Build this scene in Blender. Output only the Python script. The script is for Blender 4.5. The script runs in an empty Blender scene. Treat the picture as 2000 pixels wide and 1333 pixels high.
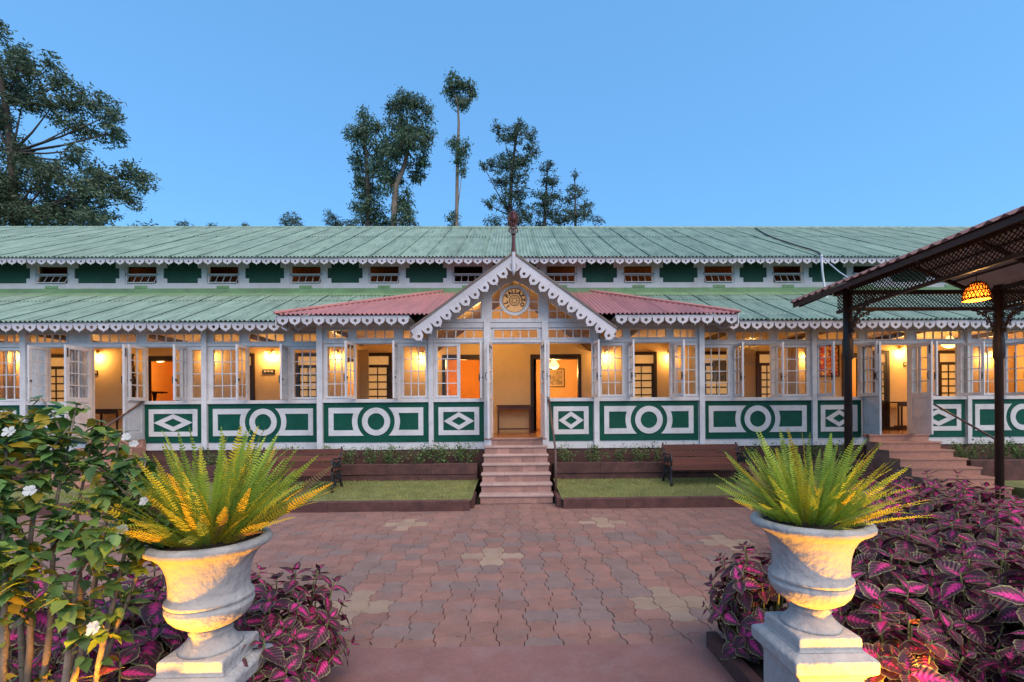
import bpy, math, random
from mathutils import Vector, Matrix, Euler, geometry
R = math.radians
random.seed(7)
sc = bpy.context.scene
C = sc.collection

# ------------------------------------------------------------------ camera
F, PPX, PPY, CAMZ = 888.9, 1015.5, 812.0, 1.61
cam_d = bpy.data.cameras.new('camera')
cam = bpy.data.objects.new('camera', cam_d)
C.objects.link(cam)
cam_d.sensor_width = 36.0
cam_d.lens = F / 2000 * 36.0
cam_d.shift_x = -(PPX - 1000) / 2000
cam_d.shift_y = (PPY - 666.5) / 2000
cam_d.clip_start = 0.05
cam_d.clip_end = 3000
CM = (Matrix.Rotation(R(-1.0), 3, 'Z') @ Matrix.Rotation(R(90), 3, 'X') @ Matrix.Rotation(R(-0.39), 3, 'Z'))
cam.matrix_world = Matrix.Translation((0, 0, CAMZ)) @ CM.to_4x4()
sc.camera = cam

# ------------------------------------------------------------------ sky, sun, exposure
SUN_EL, SUN_AZ = 50.0, 155.0      # azimuth from +Y towards +X: soft glow behind the camera, to the right
w = bpy.data.worlds.new('World')
sc.world = w
w.use_nodes = True
nt = w.node_tree
nt.nodes.clear()
sky = nt.nodes.new('ShaderNodeTexSky')
sky.sky_type = 'NISHITA'
sky.sun_disc = False
sky.sun_elevation = R(SUN_EL)
sky.sun_rotation = R(SUN_AZ)
sky.altitude = 300
sky.air_density = 1.1
sky.dust_density = 1.6
sky.ozone_density = 4.0
bg = nt.nodes.new('ShaderNodeBackground')
bg.inputs['Strength'].default_value = 0.15
wo = nt.nodes.new('ShaderNodeOutputWorld')
tint = nt.nodes.new('ShaderNodeMix'); tint.data_type = 'RGBA'; tint.blend_type = 'MULTIPLY'
tint.inputs['Factor'].default_value = 1.0
tint.inputs['B'].default_value = (0.70, 1.42, 2.08, 1.0)
soft = nt.nodes.new('ShaderNodeGamma'); soft.inputs['Gamma'].default_value = 0.5
nt.links.new(sky.outputs[0], soft.inputs[0])
nt.links.new(soft.outputs[0], tint.inputs['A'])
nt.links.new(tint.outputs['Result'], bg.inputs[0])
nt.links.new(bg.outputs[0], wo.inputs[0])
sun_d = bpy.data.lights.new('sun', 'SUN')
sun_d.energy = 2.0
sun_d.angle = R(64)
sun_d.color = (1.0, 0.74, 0.54)
sun = bpy.data.objects.new('sun', sun_d)
C.objects.link(sun)
sdir = Vector((math.sin(R(SUN_AZ)) * math.cos(R(SUN_EL)), math.cos(R(SUN_AZ)) * math.cos(R(SUN_EL)), math.sin(R(SUN_EL))))
sun.rotation_euler = sdir.to_track_quat('Z', 'Y').to_euler()
sun.location = (0, -20, 30)
sc.view_settings.view_transform = 'Standard'
sc.view_settings.look = 'None'
sc.view_settings.exposure = 0.80
sc.view_settings.gamma = 1.0
sc.view_settings.use_curve_mapping = False
sc.render.engine = 'CYCLES'
sc.cycles.use_denoising = True
sc.cycles.max_bounces = 8
sc.cycles.transparent_max_bounces = 24
sc.cycles.sample_clamp_indirect = 4.0
sc.cycles.caustics_reflective = False
sc.cycles.caustics_refractive = False

# ------------------------------------------------------------------ helpers
def bp(px, py, Y):
    """the point at depth Y that the photograph shows at pixel (px, py)"""
    d = CM @ Vector(((px - PPX) / F, -(py - PPY) / F, -1.0))
    t = Y / d.y
    return Vector((d.x * t, Y, CAMZ + d.z * t))

def gp(px, py, z=0.0):
    """the point at height z that the photograph shows at pixel (px, py)"""
    d = CM @ Vector(((px - PPX) / F, -(py - PPY) / F, -1.0))
    t = (z - CAMZ) / d.z
    return Vector((d.x * t, d.y * t, z))

def X(px, Y, py=735):
    return bp(px, py, Y).x

class MB:
    def __init__(s):
        s.v = []; s.f = []; s.uv = None; s.mi = []
    def add(s, vs, fs):
        n = len(s.v)
        s.v += [tuple(p) for p in vs]
        s.f += [tuple(i + n for i in f) for f in fs]
        return s
    def box(s, x0, x1, y0, y1, z0, z1):
        if x0 > x1: x0, x1 = x1, x0
        if y0 > y1: y0, y1 = y1, y0
        if z0 > z1: z0, z1 = z1, z0
        return s.add([(x0,y0,z0),(x1,y0,z0),(x1,y1,z0),(x0,y1,z0),(x0,y0,z1),(x1,y0,z1),(x1,y1,z1),(x0,y1,z1)],
                     [(0,3,2,1),(4,5,6,7),(0,1,5,4),(1,2,6,5),(2,3,7,6),(3,0,4,7)])
    def bar(s, a, b, w, h, up=(0,0,1)):
        a = Vector(a); b = Vector(b); d = (b - a).normalized(); u = Vector(up)
        sd = d.cross(u)
        if sd.length < 1e-4: sd = d.cross(Vector((1,0,0)))
        sd.normalize(); u = sd.cross(d).normalized()
        q = []
        for p in (a, b):
            for i, j in ((-1,-1),(1,-1),(1,1),(-1,1)):
                q.append(p + sd * (i * w / 2) + u * (j * h / 2))
        return s.add(q, [(0,1,2,3),(7,6,5,4),(0,4,5,1),(1,5,6,2),(2,6,7,3),(3,7,4,0)])
    def tube(s, pts, r, n=6, cap=True):
        pts = [Vector(p) for p in pts]
        rs = r if isinstance(r, (list, tuple)) else [r] * len(pts)
        vs = []; fs = []; prev = None
        for i, p in enumerate(pts):
            t = (pts[min(i+1, len(pts)-1)] - pts[max(i-1, 0)])
            if t.length < 1e-9: t = Vector((0,0,1))
            t.normalize()
            if prev is None:
                u = t.orthogonal().normalized()
            else:
                u = prev - t * prev.dot(t)
                if u.length < 1e-6: u = t.orthogonal()
                u.normalize()
            prev = u; v = t.cross(u)
            for k in range(n):
                a = 2 * math.pi * k / n
                vs.append(p + (u * math.cos(a) + v * math.sin(a)) * rs[i])
        for i in range(len(pts) - 1):
            for k in range(n):
                k2 = (k + 1) % n
                fs.append((i*n+k, i*n+k2, (i+1)*n+k2, (i+1)*n+k))
        if cap:
            fs.append(tuple(range(n))[::-1]); fs.append(tuple((len(pts)-1)*n + k for k in range(n)))
        return s.add(vs, fs)
    def lathe(s, prof, n=32, c=(0,0,0), cap0=True, cap1=True, jit=None):
        vs = []; fs = []
        for r, z in prof:
            for k in range(n):
                a = 2 * math.pi * k / n
                rr = r * (1 + (jit(a, z) if jit else 0))
                vs.append((c[0] + rr * math.cos(a), c[1] + rr * math.sin(a), c[2] + z))
        m = len(prof)
        for i in range(m - 1):
            for k in range(n):
                k2 = (k + 1) % n
                fs.append((i*n+k, i*n+k2, (i+1)*n+k2, (i+1)*n+k))
        if cap0: fs.append(tuple(range(n))[::-1])
        if cap1: fs.append(tuple((m-1)*n + k for k in range(n)))
        return s.add(vs, fs)
    def plate(s, outer, holes, y0, y1):
        """flat plate in the XZ plane, from y0 (front) to y1, with holes"""
        loops = [[Vector((a, b, 0)) for a, b in outer]] + [[Vector((a, b, 0)) for a, b in h] for h in holes]
        tri = geometry.tessellate_polygon(loops)
        flat = [p for l in loops for p in l]; n = len(flat)
        vs = [(p.x, y0, p.y) for p in flat] + [(p.x, y1, p.y) for p in flat]
        fs = []
        for t in tri:
            a, b, c = t
            ar = (flat[b]-flat[a]).cross(flat[c]-flat[a]).z
            if ar < 0: a, b, c = a, c, b
            fs.append((a, b, c)); fs.append((a + n, c + n, b + n))
        o = 0
        for l in loops:
            m = len(l)
            for i in range(m):
                j = (i + 1) % m
                fs.append((o+i, o+j, o+j+n, o+i+n))
            o += m
        return s.add(vs, fs)
    def gridwall(s, x0, x1, z0, z1, holes, y0, y1):
        xs = sorted(set([x0, x1] + [min(max(v, x0), x1) for h in holes for v in h[:2]]))
        zs = sorted(set([z0, z1] + [min(max(v, z0), z1) for h in holes for v in h[2:]]))
        def solid(i, j):
            if i < 0 or j < 0 or i >= len(xs)-1 or j >= len(zs)-1: return False
            cx = (xs[i]+xs[i+1])/2; cz = (zs[j]+zs[j+1])/2
            return not any(h[0] < cx < h[1] and h[2] < cz < h[3] for h in holes)
        for i in range(len(xs)-1):
            for j in range(len(zs)-1):
                if not solid(i, j): continue
                a, b, c, d = xs[i], xs[i+1], zs[j], zs[j+1]
                s.add([(a,y0,c),(b,y0,c),(b,y0,d),(a,y0,d)], [(0,1,2,3)])
                s.add([(a,y1,c),(b,y1,c),(b,y1,d),(a,y1,d)], [(3,2,1,0)])
                if not solid(i-1, j): s.add([(a,y0,c),(a,y0,d),(a,y1,d),(a,y1,c)], [(0,1,2,3)])
                if not solid(i+1, j): s.add([(b,y0,c),(b,y1,c),(b,y1,d),(b,y0,d)], [(0,1,2,3)])
                if not solid(i, j-1): s.add([(a,y0,c),(a,y1,c),(b,y1,c),(b,y0,c)], [(0,1,2,3)])
                if not solid(i, j+1): s.add([(a,y0,d),(b,y0,d),(b,y1,d),(a,y1,d)], [(0,1,2,3)])
        return s
    def mesh(s, name, mat=None, smooth=False):
        me = bpy.data.meshes.new(name)
        me.from_pydata(s.v, [], s.f)
        if mat:
            for m in (mat if isinstance(mat, (list, tuple)) else [mat]): me.materials.append(m)
        if s.mi:
            me.polygons.foreach_set('material_index', s.mi)
        if s.uv:
            l = me.uv_layers.new(name='UVMap')
            for lp in me.loops:
                l.data[lp.index].uv = s.uv[lp.vertex_index]
        if smooth:
            me.polygons.foreach_set('use_smooth', [True] * len(me.polygons))
        me.update()
        return me

W = {}      # world position of every unrotated parent
def put(name, me, parent=None, loc=(0,0,0), rot=None, scale=None, local=False):
    o = bpy.data.objects.new(name, me)
    C.objects.link(o)
    loc = Vector(loc)
    if parent is not None:
        o.parent = parent
        if not local: loc = loc - W.get(parent.name, Vector((0,0,0)))
    o.location = loc
    if rot is not None: o.rotation_euler = rot
    if scale is not None: o.scale = scale
    W[o.name] = (Vector(loc) + (W.get(parent.name, Vector((0,0,0))) if parent is not None else Vector((0,0,0)))) if not local else Vector((0,0,0))
    return o
def tag(o, label, cat, group=None):
    o['label'] = label; o['category'] = cat
    if group: o['group'] = group
    return o
def thing(name, label, cat, loc=(0,0,0), group=None, rotz=0):
    o = put(name, None, None, loc)
    o.empty_display_size = 0.1
    if rotz: o.rotation_euler = (0, 0, rotz)
    return tag(o, label, cat, group)
def struct(o):
    o['kind'] = 'structure'; return o
def stuff(o):
    o['kind'] = 'stuff'; return o

# ------------------------------------------------------------------ materials
def PM(name, c, rough=0.6, var=0.15, scale=3.0, c2=None, dirt=0.5, dscale=1.0, bump=0.0, bscale=60.0, rnd=0.0,
       island=0.0, stretch=(1,1,1), metal=0.0, spec=0.4, trans=0.0, emit=None, estr=0.0, fine=0.0):
    m = bpy.data.materials.new(name); m.use_nodes = True
    t = m.node_tree; N = t.nodes; L = t.links
    b = N['Principled BSDF']
    g = N.new('ShaderNodeNewGeometry')
    mp = N.new('ShaderNodeMapping'); mp.inputs['Scale'].default_value = stretch
    L.new(g.outputs['Position'], mp.inputs['Vector'])
    n1 = N.new('ShaderNodeTexNoise'); n1.inputs['Scale'].default_value = scale; n1.inputs['Detail'].default_value = 6
    n1.inputs['Roughness'].default_value = 0.62
    L.new(mp.outputs[0], n1.inputs['Vector'])
    r1 = N.new('ShaderNodeValToRGB')
    r1.color_ramp.elements[0].position = 0.3; r1.color_ramp.elements[1].position = 0.7
    r1.color_ramp.elements[0].color = tuple(max(0, v * (1 - var)) for v in c) + (1,)
    r1.color_ramp.elements[1].color = tuple(min(1, v * (1 + var)) for v in c) + (1,)
    L.new(n1.outputs['Fac'], r1.inputs[0])
    col = r1.outputs[0]
    if c2:
        n2 = N.new('ShaderNodeTexNoise'); n2.inputs['Scale'].default_value = dscale; n2.inputs['Detail'].default_value = 8
        n2.inputs['Roughness'].default_value = 0.7
        L.new(mp.outputs[0], n2.inputs['Vector'])
        r2 = N.new('ShaderNodeValToRGB')
        r2.color_ramp.elements[0].position = 0.48; r2.color_ramp.elements[1].position = 0.70
        r2.color_ramp.elements[0].color = (0,0,0,1); r2.color_ramp.elements[1].color = (dirt,)*3 + (1,)
        L.new(n2.outputs['Fac'], r2.inputs[0])
        mx = N.new('ShaderNodeMix'); mx.data_type = 'RGBA'
        L.new(r2.outputs[0], mx.inputs['Factor']); L.new(col, mx.inputs['A']); mx.inputs['B'].default_value = tuple(c2) + (1,)
        col = mx.outputs['Result']
    if fine:
        n4 = N.new('ShaderNodeTexNoise'); n4.inputs['Scale'].default_value = bscale * 1.3; n4.inputs['Detail'].default_value = 2
        L.new(g.outputs['Position'], n4.inputs['Vector'])
        ml = N.new('ShaderNodeMapRange'); ml.inputs[1].default_value = 0.35; ml.inputs[2].default_value = 0.65
        ml.inputs[3].default_value = 1 - fine; ml.inputs[4].default_value = 1 + fine
        L.new(n4.outputs['Fac'], ml.inputs[0])
        h0 = N.new('ShaderNodeHueSaturation'); L.new(ml.outputs[0], h0.inputs['Value']); L.new(col, h0.inputs['Color'])
        col = h0.outputs[0]
    if rnd or island:
        h = N.new('ShaderNodeHueSaturation')
        mr = N.new('ShaderNodeMapRange')
        a = rnd or island
        mr.inputs[3].default_value = 1 - a; mr.inputs[4].default_value = 1 + a
        if rnd:
            oi = N.new('ShaderNodeObjectInfo'); L.new(oi.outputs['Random'], mr.inputs[0])
        else:
            L.new(g.outputs['Random Per Island'], mr.inputs[0])
        L.new(mr.outputs[0], h.inputs['Value'])
        L.new(col, h.inputs['Color']); col = h.outputs[0]
    L.new(col, b.inputs['Base Color'])
    b.inputs['Roughness'].default_value = rough
    b.inputs['Metallic'].default_value = metal
    b.inputs['Specular IOR Level'].default_value = spec
    if bump:
        n3 = N.new('ShaderNodeTexNoise'); n3.inputs['Scale'].default_value = bscale; n3.inputs['Detail'].default_value = 5
        L.new(mp.outputs[0], n3.inputs['Vector'])
        bm = N.new('ShaderNodeBump'); bm.inputs['Strength'].default_value = bump; bm.inputs['Distance'].default_value = 0.02
        L.new(n3.outputs['Fac'], bm.inputs['Height']); L.new(bm.outputs[0], b.inputs['Normal'])
    if emit:
        b.inputs['Emission Color'].default_value = tuple(emit) + (1,)
        b.inputs['Emission Strength'].default_value = estr
    if trans:
        o = N['Material Output']
        tr = N.new('ShaderNodeBsdfTranslucent'); L.new(col, tr.inputs['Color'])
        ms = N.new('ShaderNodeMixShader'); ms.inputs[0].default_value = trans
        L.new(b.outputs[0], ms.inputs[1]); L.new(tr.outputs[0], ms.inputs[2]); L.new(ms.outputs[0], o.inputs[0])
    return m

M = {}
M['white'] = PM('white_paint', (0.63,0.605,0.61), 0.5, 0.08, 2.5, (0.36,0.33,0.32), 0.5, 3.5, 0.12, 25, rnd=0.03)
M['white_up'] = PM('white_render', (0.50,0.49,0.51), 0.7, 0.07, 2.0, (0.34,0.32,0.30), 0.6, 1.6, 0.2, 20)
M['scallop'] = PM('white_fretwork_paint', (0.55,0.525,0.56), 0.55, 0.06, 4.0, (0.40,0.36,0.34), 0.55, 5.0, 0.1, 30, rnd=0.08)
M['green'] = PM('green_panel_paint', (0.004,0.070,0.044), 0.5, 0.18, 3.0, (0.018,0.085,0.066), 0.7, 5.0, 0.06, 30, spec=0.2)
M['green_up'] = PM('green_render', (0.010,0.058,0.036), 0.8, 0.2, 2.0, (0.02,0.05,0.035), 0.7, 1.2, 0.3, 18)
M['roof'] = PM('patina_green_sheet', (0.235,0.325,0.252), 0.6, 0.20, 1.8, (0.10,0.17,0.13), 0.9, 3.4, 0.08, 40, rnd=0.06, stretch=(1.8,0.35,0.5))
M['flash'] = PM('olive_flashing', (0.16,0.28,0.13), 0.6, 0.2, 2.0, (0.11,0.15,0.09), 0.6, 1.5, 0.2, 15)
M['roof_red'] = PM('faded_red_sheet', (0.40,0.17,0.16), 0.55, 0.16, 2.0, (0.30,0.15,0.15), 0.7, 2.5, 0.1, 40, rnd=0.08, stretch=(1.5,0.3,0.5))
M['roof_red2'] = PM('faded_pink_hip_sheet', (0.50,0.22,0.19), 0.5, 0.14, 2.0, (0.36,0.15,0.14), 0.7, 2.5, 0.1, 40)
M['fascia'] = PM('brown_fascia', (0.16,0.12,0.10), 0.7, 0.2, 5, None, bump=0.1)
M['cream'] = PM('cream_plaster', (0.78,0.55,0.28), 0.75, 0.06, 2.0, (0.62,0.46,0.28), 0.4, 1.4, 0.15, 14)
M['orange'] = PM('orange_plaster', (0.80,0.42,0.12), 0.75, 0.06, 2.0, (0.66,0.33,0.10), 0.4, 1.4, 0.15, 14)
M['ceil'] = PM('ceiling_boards', (0.82,0.68,0.48), 0.7, 0.08, 2.0, None, bump=0.1)
M['wood'] = PM('dark_wood', (0.035,0.020,0.014), 0.42, 0.35, 6, None, bump=0.1, stretch=(1,1,0.15))
M['wood_red'] = PM('red_brown_wood', (0.12,0.045,0.022), 0.4, 0.3, 6, None, bump=0.1, stretch=(1,1,0.15))
M['floor'] = PM('polished_floor', (0.30,0.13,0.06), 0.25, 0.2, 3, (0.2,0.08,0.04), 0.5, 2, 0.02, 30)
M['curtain'] = PM('cream_curtain', (0.75,0.62,0.42), 0.85, 0.05, 6, None, trans=0.3)
M['glow_curtain'] = PM('glowing_curtain', (0.75,0.58,0.34), 0.85, 0.12, 5, None, emit=(1.0,0.52,0.17), estr=0.22)  # warm emission put into the material, standing in for lit rooms behind
M['bench'] = PM('varnished_bench_wood', (0.15,0.050,0.032), 0.42, 0.3, 8, (0.09,0.032,0.024), 0.6, 4, 0.1, 60, rnd=0.22, stretch=(0.25,1.5,1.5))
M['iron'] = PM('black_cast_iron', (0.02,0.02,0.022), 0.45, 0.2, 10, None, bump=0.2, bscale=80)
M['steel_br'] = PM('brown_painted_steel', (0.042,0.022,0.018), 0.5, 0.25, 6, (0.07,0.035,0.025), 0.5, 5, 0.08, 60)
M['rail'] = PM('brown_handrail', (0.10,0.055,0.045), 0.45, 0.25, 8, None, bump=0.05)
M['tile_red'] = PM('maroon_tile_sheet', (0.24,0.125,0.115), 0.65, 0.2, 4, (0.13,0.07,0.07), 0.6, 3, 0.1, 40, rnd=0.1, trans=0.25)
M['under'] = PM('grey_roof_underside', (0.75,0.74,0.74), 0.6, 0.1, 2, None, trans=0.5, bump=0.05)
M['stone_red'] = PM('red_laterite_stone', (0.095,0.040,0.034), 0.85, 0.35, 5, (0.045,0.024,0.024), 0.75, 3.5, 0.45, 22, rnd=0.10)
M['kerb'] = PM('oxide_kerb', (0.100,0.042,0.036), 0.8, 0.3, 6, (0.05,0.026,0.025), 0.7, 5, 0.4, 25, rnd=0.08)
M['granite'] = PM('pink_granite_riser', (0.34,0.188,0.152), 0.6, 0.12, 8, None, bump=0.1, bscale=120, rnd=0.2, fine=0.38)
M['granite_l'] = PM('pale_granite_nosing', (0.42,0.285,0.245), 0.55, 0.1, 8, None, bump=0.1, bscale=120, rnd=0.07, fine=0.22)
M['step_r'] = PM('red_granite_step', (0.42,0.21,0.15), 0.6, 0.12, 8, None, bump=0.1, bscale=110, fine=0.28)
M['concrete_red'] = PM('red_oxide_concrete', (0.222,0.107,0.092), 0.62, 0.14, 2.2, (0.26,0.17,0.16), 0.6, 3.0, 0.12, 40, fine=0.06)
pv = dict(rough=0.72, var=0.16, scale=5, c2=(0.19,0.138,0.124), dirt=0.85, dscale=3.2, bump=0.22, bscale=55, fine=0.08)
M['paver'] = PM('red_paver', (0.262,0.135,0.103), rnd=0.11, **pv)
M['paver_i'] = PM('red_paver_far', (0.255,0.136,0.106), island=0.12, **pv)
M['paver_g'] = PM('grey_red_paver', (0.215,0.142,0.120), rnd=0.09, **pv)
M['paver_b'] = PM('buff_paver', (0.32,0.22,0.152), rough=0.75, var=0.12, scale=5, c2=(0.30,0.22,0.17), dirt=0.6, dscale=3, bump=0.2, bscale=55, rnd=0.1)
M['joint'] = PM('joint_sand', (0.045,0.033,0.030), 0.95, 0.3, 20)
M['soil'] = PM('dark_soil', (0.030,0.020,0.015), 0.95, 0.4, 12, None, bump=0.8, bscale=30)
M['earth'] = PM('green_earth', (0.06,0.07,0.035), 0.95, 0.3, 0.5, (0.09,0.07,0.045), 0.6, 0.2, 0.3, 5)
M['lawn'] = PM('lawn_ground', (0.16,0.17,0.055), 0.9, 0.3, 3, (0.20,0.16,0.075), 0.6, 2, 0.4, 30)
M['grass'] = PM('grass_blade', (0.27,0.29,0.085), 0.6, 0.2, 1.5, (0.33,0.27,0.11), 0.8, 2.4, island=0.35, trans=0.25)
M['urn'] = PM('white_washed_cement', (0.42,0.405,0.385), 0.85, 0.10, 6, (0.27,0.27,0.29), 0.7, 7, 0.7, 26, spec=0.2)
M['leaf_t'] = PM('eucalypt_leaf', (0.085,0.145,0.082), 0.55, 0.25, 0.4, None, island=0.45, trans=0.25)
M['leaf_t2'] = PM('grey_green_leaf', (0.095,0.145,0.095), 0.55, 0.25, 0.4, None, island=0.45, trans=0.25)
M['leaf_t3'] = PM('dark_needle', (0.072,0.118,0.076), 0.6, 0.25, 0.4, None, island=0.45, trans=0.2)
M['leaf_t4'] = PM('big_tree_leaf', (0.095,0.145,0.080), 0.55, 0.3, 0.25, (0.085,0.095,0.045), 0.5, 0.2, island=0.45, trans=0.25)
M['bark'] = PM('pale_bark', (0.22,0.17,0.13), 0.85, 0.3, 2, (0.10,0.08,0.07), 0.6, 1, 0.3, 8)
M['bark_d'] = PM('dark_bark', (0.07,0.058,0.05), 0.9, 0.3, 2)
M['hedge'] = PM('hedge_leaf', (0.12,0.20,0.055), 0.5, 0.3, 5, None, island=0.5, trans=0.25)
M['twig'] = PM('twig', (0.10,0.07,0.05), 0.9, 0.3, 8)
M['stem'] = PM('grey_shrub_stem', (0.20,0.16,0.12), 0.85, 0.25, 14, (0.11,0.09,0.07), 0.6, 18, 0.3, 60)
M['hleaf'] = PM('hibiscus_leaf', (0.095,0.185,0.048), 0.45, 0.2, 14, None, rnd=0.35, trans=0.28, spec=0.5)
M['hleaf_y'] = PM('yellowing_leaf', (0.42,0.27,0.02), 0.45, 0.25, 12, (0.24,0.25,0.03), 0.8, 9, rnd=0.25, trans=0.28)
M['hleaf_l'] = PM('young_hibiscus_leaf', (0.16,0.25,0.05), 0.45, 0.2, 12, None, rnd=0.25, trans=0.3)
M['hj_hleaf'] = PM('hibiscus_inner_leaf', (0.095,0.185,0.048), 0.45, 0.2, 14, None, island=0.4, trans=0.28)
M['hj_hleaf_y'] = PM('yellowing_inner_leaf', (0.40,0.29,0.03), 0.45, 0.25, 12, (0.24,0.25,0.03), 0.8, 9, island=0.3, trans=0.28)
M['hj_hleaf_l'] = PM('young_inner_leaf', (0.18,0.27,0.05), 0.45, 0.2, 12, None, island=0.3, trans=0.3)
M['petal'] = PM('white_petal', (0.66,0.66,0.63), 0.6, 0.05, 10, None, trans=0.3)
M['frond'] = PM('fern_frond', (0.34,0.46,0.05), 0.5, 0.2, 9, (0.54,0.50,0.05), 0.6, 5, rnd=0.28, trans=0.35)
M['frond_y'] = PM('yellow_fern_frond', (0.62,0.47,0.030), 0.5, 0.2, 9, (0.48,0.45,0.035), 0.6, 5, rnd=0.22, trans=0.35)  # yellow variant of the frond colour
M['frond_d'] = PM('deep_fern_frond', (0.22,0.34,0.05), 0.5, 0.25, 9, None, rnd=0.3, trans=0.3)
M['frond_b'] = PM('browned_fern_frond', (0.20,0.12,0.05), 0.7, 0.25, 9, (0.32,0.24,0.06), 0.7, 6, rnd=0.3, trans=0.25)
M['coleus_stem'] = PM('coleus_stem', (0.16,0.17,0.05), 0.6, 0.3, 12)
M['letter'] = PM('dark_letter', (0.022,0.012,0.010), 0.5, 0.2, 20)
M['brass'] = PM('brass', (0.35,0.22,0.08), 0.35, 0.2, 20, metal=0.8)
M['finial'] = PM('maroon_iron', (0.10,0.022,0.022), 0.5, 0.3, 10)
M['wire_b'] = PM('dark_cable', (0.03,0.03,0.035), 0.6, 0.2, 10)
M['pipe'] = PM('white_pipe', (0.55,0.58,0.62), 0.5, 0.1, 6)
M['wicker'] = PM('wicker', (0.24,0.10,0.025), 0.7, 0.3, 30, None, trans=0.25)
M['bulb'] = PM('lit_bulb', (0.9,0.7,0.4), 0.5, 0.02, 3, emit=(1.0,0.60,0.20), estr=5.0)
M['shade'] = PM('lit_glass_shade', (0.9,0.8,0.6), 0.5, 0.02, 3, emit=(1.0,0.58,0.16), estr=2.0)
M['bulb_off'] = PM('white_bulb', (0.75,0.74,0.72), 0.3, 0.03, 3)
M['mount'] = PM('picture_mount', (0.62,0.52,0.36), 0.7, 0.1, 12)
M['plate'] = PM('switch_plate', (0.6,0.55,0.45), 0.5, 0.05, 5)
M['socket'] = PM('socket', (0.05,0.04,0.035), 0.5, 0.1, 5)

def glass_mat():
    m = bpy.data.materials.new('window_glass'); m.use_nodes = True
    t = m.node_tree; N = t.nodes; L = t.links
    N.remove(N['Principled BSDF'])
    tr = N.new('ShaderNodeBsdfTransparent'); tr.inputs[0].default_value = (0.93,0.94,0.93,1)
    gl = N.new('ShaderNodeBsdfGlossy'); gl.inputs['Roughness'].default_value = 0.02
    gn = N.new('ShaderNodeNewGeometry')
    nz = N.new('ShaderNodeTexNoise'); nz.inputs['Scale'].default_value = 3.0
    L.new(gn.outputs['Position'], nz.inputs['Vector'])
    bm = N.new('ShaderNodeBump'); bm.inputs['Strength'].default_value = 0.12; bm.inputs['Distance'].default_value = 0.02
    L.new(nz.outputs['Fac'], bm.inputs['Height']); L.new(bm.outputs[0], gl.inputs['Normal'])
    fr = N.new('ShaderNodeFresnel'); fr.inputs[0].default_value = 1.38
    mx = N.new('ShaderNodeMixShader')
    L.new(fr.outputs[0], mx.inputs[0]); L.new(tr.outputs[0], mx.inputs[1]); L.new(gl.outputs[0], mx.inputs[2])
    L.new(mx.outputs[0], N['Material Output'].inputs[0])
    return m
M['glass'] = glass_mat()

def art_mat(name, cols, scale):
    m = bpy.data.materials.new(name); m.use_nodes = True
    t = m.node_tree; N = t.nodes; L = t.links; b = N['Principled BSDF']
    g = N.new('ShaderNodeNewGeometry')
    v = N.new('ShaderNodeTexVoronoi'); v.inputs['Scale'].default_value = scale
    L.new(g.outputs['Position'], v.inputs['Vector'])
    s = N.new('ShaderNodeSeparateColor'); L.new(v.outputs['Color'], s.inputs[0])
    r = N.new('ShaderNodeValToRGB'); r.color_ramp.interpolation = 'CONSTANT'
    el = r.color_ramp.elements
    el[0].position = 0; el[0].color = tuple(cols[0]) + (1,)
    el[1].position = 1.0 / len(cols); el[1].color = tuple(cols[1]) + (1,)
    for i in range(2, len(cols)):
        e = el.new(i / len(cols)); e.color = tuple(cols[i]) + (1,)
    L.new(s.outputs[0], r.inputs[0]); L.new(r.outputs[0], b.inputs['Base Color'])
    b.inputs['Roughness'].default_value = 0.5
    return m
M['art'] = art_mat('red_gold_painting', [(0.6,0.05,0.02),(0.75,0.35,0.04),(0.55,0.03,0.05),(0.8,0.55,0.2),(0.25,0.05,0.04),(0.7,0.15,0.03)], 22)
M['art2'] = art_mat('faded_print', [(0.35,0.30,0.20),(0.28,0.25,0.17),(0.45,0.38,0.25),(0.22,0.20,0.15)], 9)
# ------------------------------------------------------------------ the ground
def sheet(name, x0, x1, y0, y1, z, mat):
    return struct(put(name, MB().add([(x0,y0,z),(x1,y0,z),(x1,y1,z),(x0,y1,z)], [(0,1,2,3)]).mesh(name, mat)))
sheet('ground', -600, 600, -300, 900, -0.09, M['earth'])
court = sheet('courtyard_pavement', -12, 12, 3.0, 8.6, -0.03, M['joint'])
YP, YW, YB = 10.07, 10.45, 12.85
ZF = 1.12                     # veranda floor above the courtyard
PC = 0.226                    # paver module
# interlocking pavers: edges bulge one way along and the other way across, turned in every other cell
def paver_mesh(odd, mat):
    e = [(0,0),(0.17,0),(0.33,1),(0.67,1),(0.83,0)]
    a = 0.115
    loop = []
    sH = 1 if not odd else -1
    for t, k in e: loop.append((t - .5, -.5 - sH * a * k))
    for t, k in e: loop.append((.5 - sH * a * k, t - .5))
    for t, k in e: loop.append((.5 - t, .5 + sH * a * k))
    for t, k in e: loop.append((-.5 + sH * a * k, .5 - t))
    g1, g2 = 0.982, 0.958
    vs = []
    for g, z in ((g1, -.03), (g1, -.006), (g2, 0.0)):
        vs += [(x * PC * g, y * PC * g, z) for x, y in loop]
    n = len(loop); fs = []
    for r in range(2):
        for i in range(n):
            j = (i + 1) % n
            fs.append((r*n+i, r*n+j, (r+1)*n+j, (r+1)*n+i))
    fs.append(tuple(2*n + i for i in range(n)))
    return MB().add(vs, fs)
pav = {(o, k): paver_mesh(o, None).mesh('paver', M[k]) for o in (0, 1) for k in ('paver', 'paver_g', 'paver_b')}
X0 = X(1000, 5, 1100)
buff = {}
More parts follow.
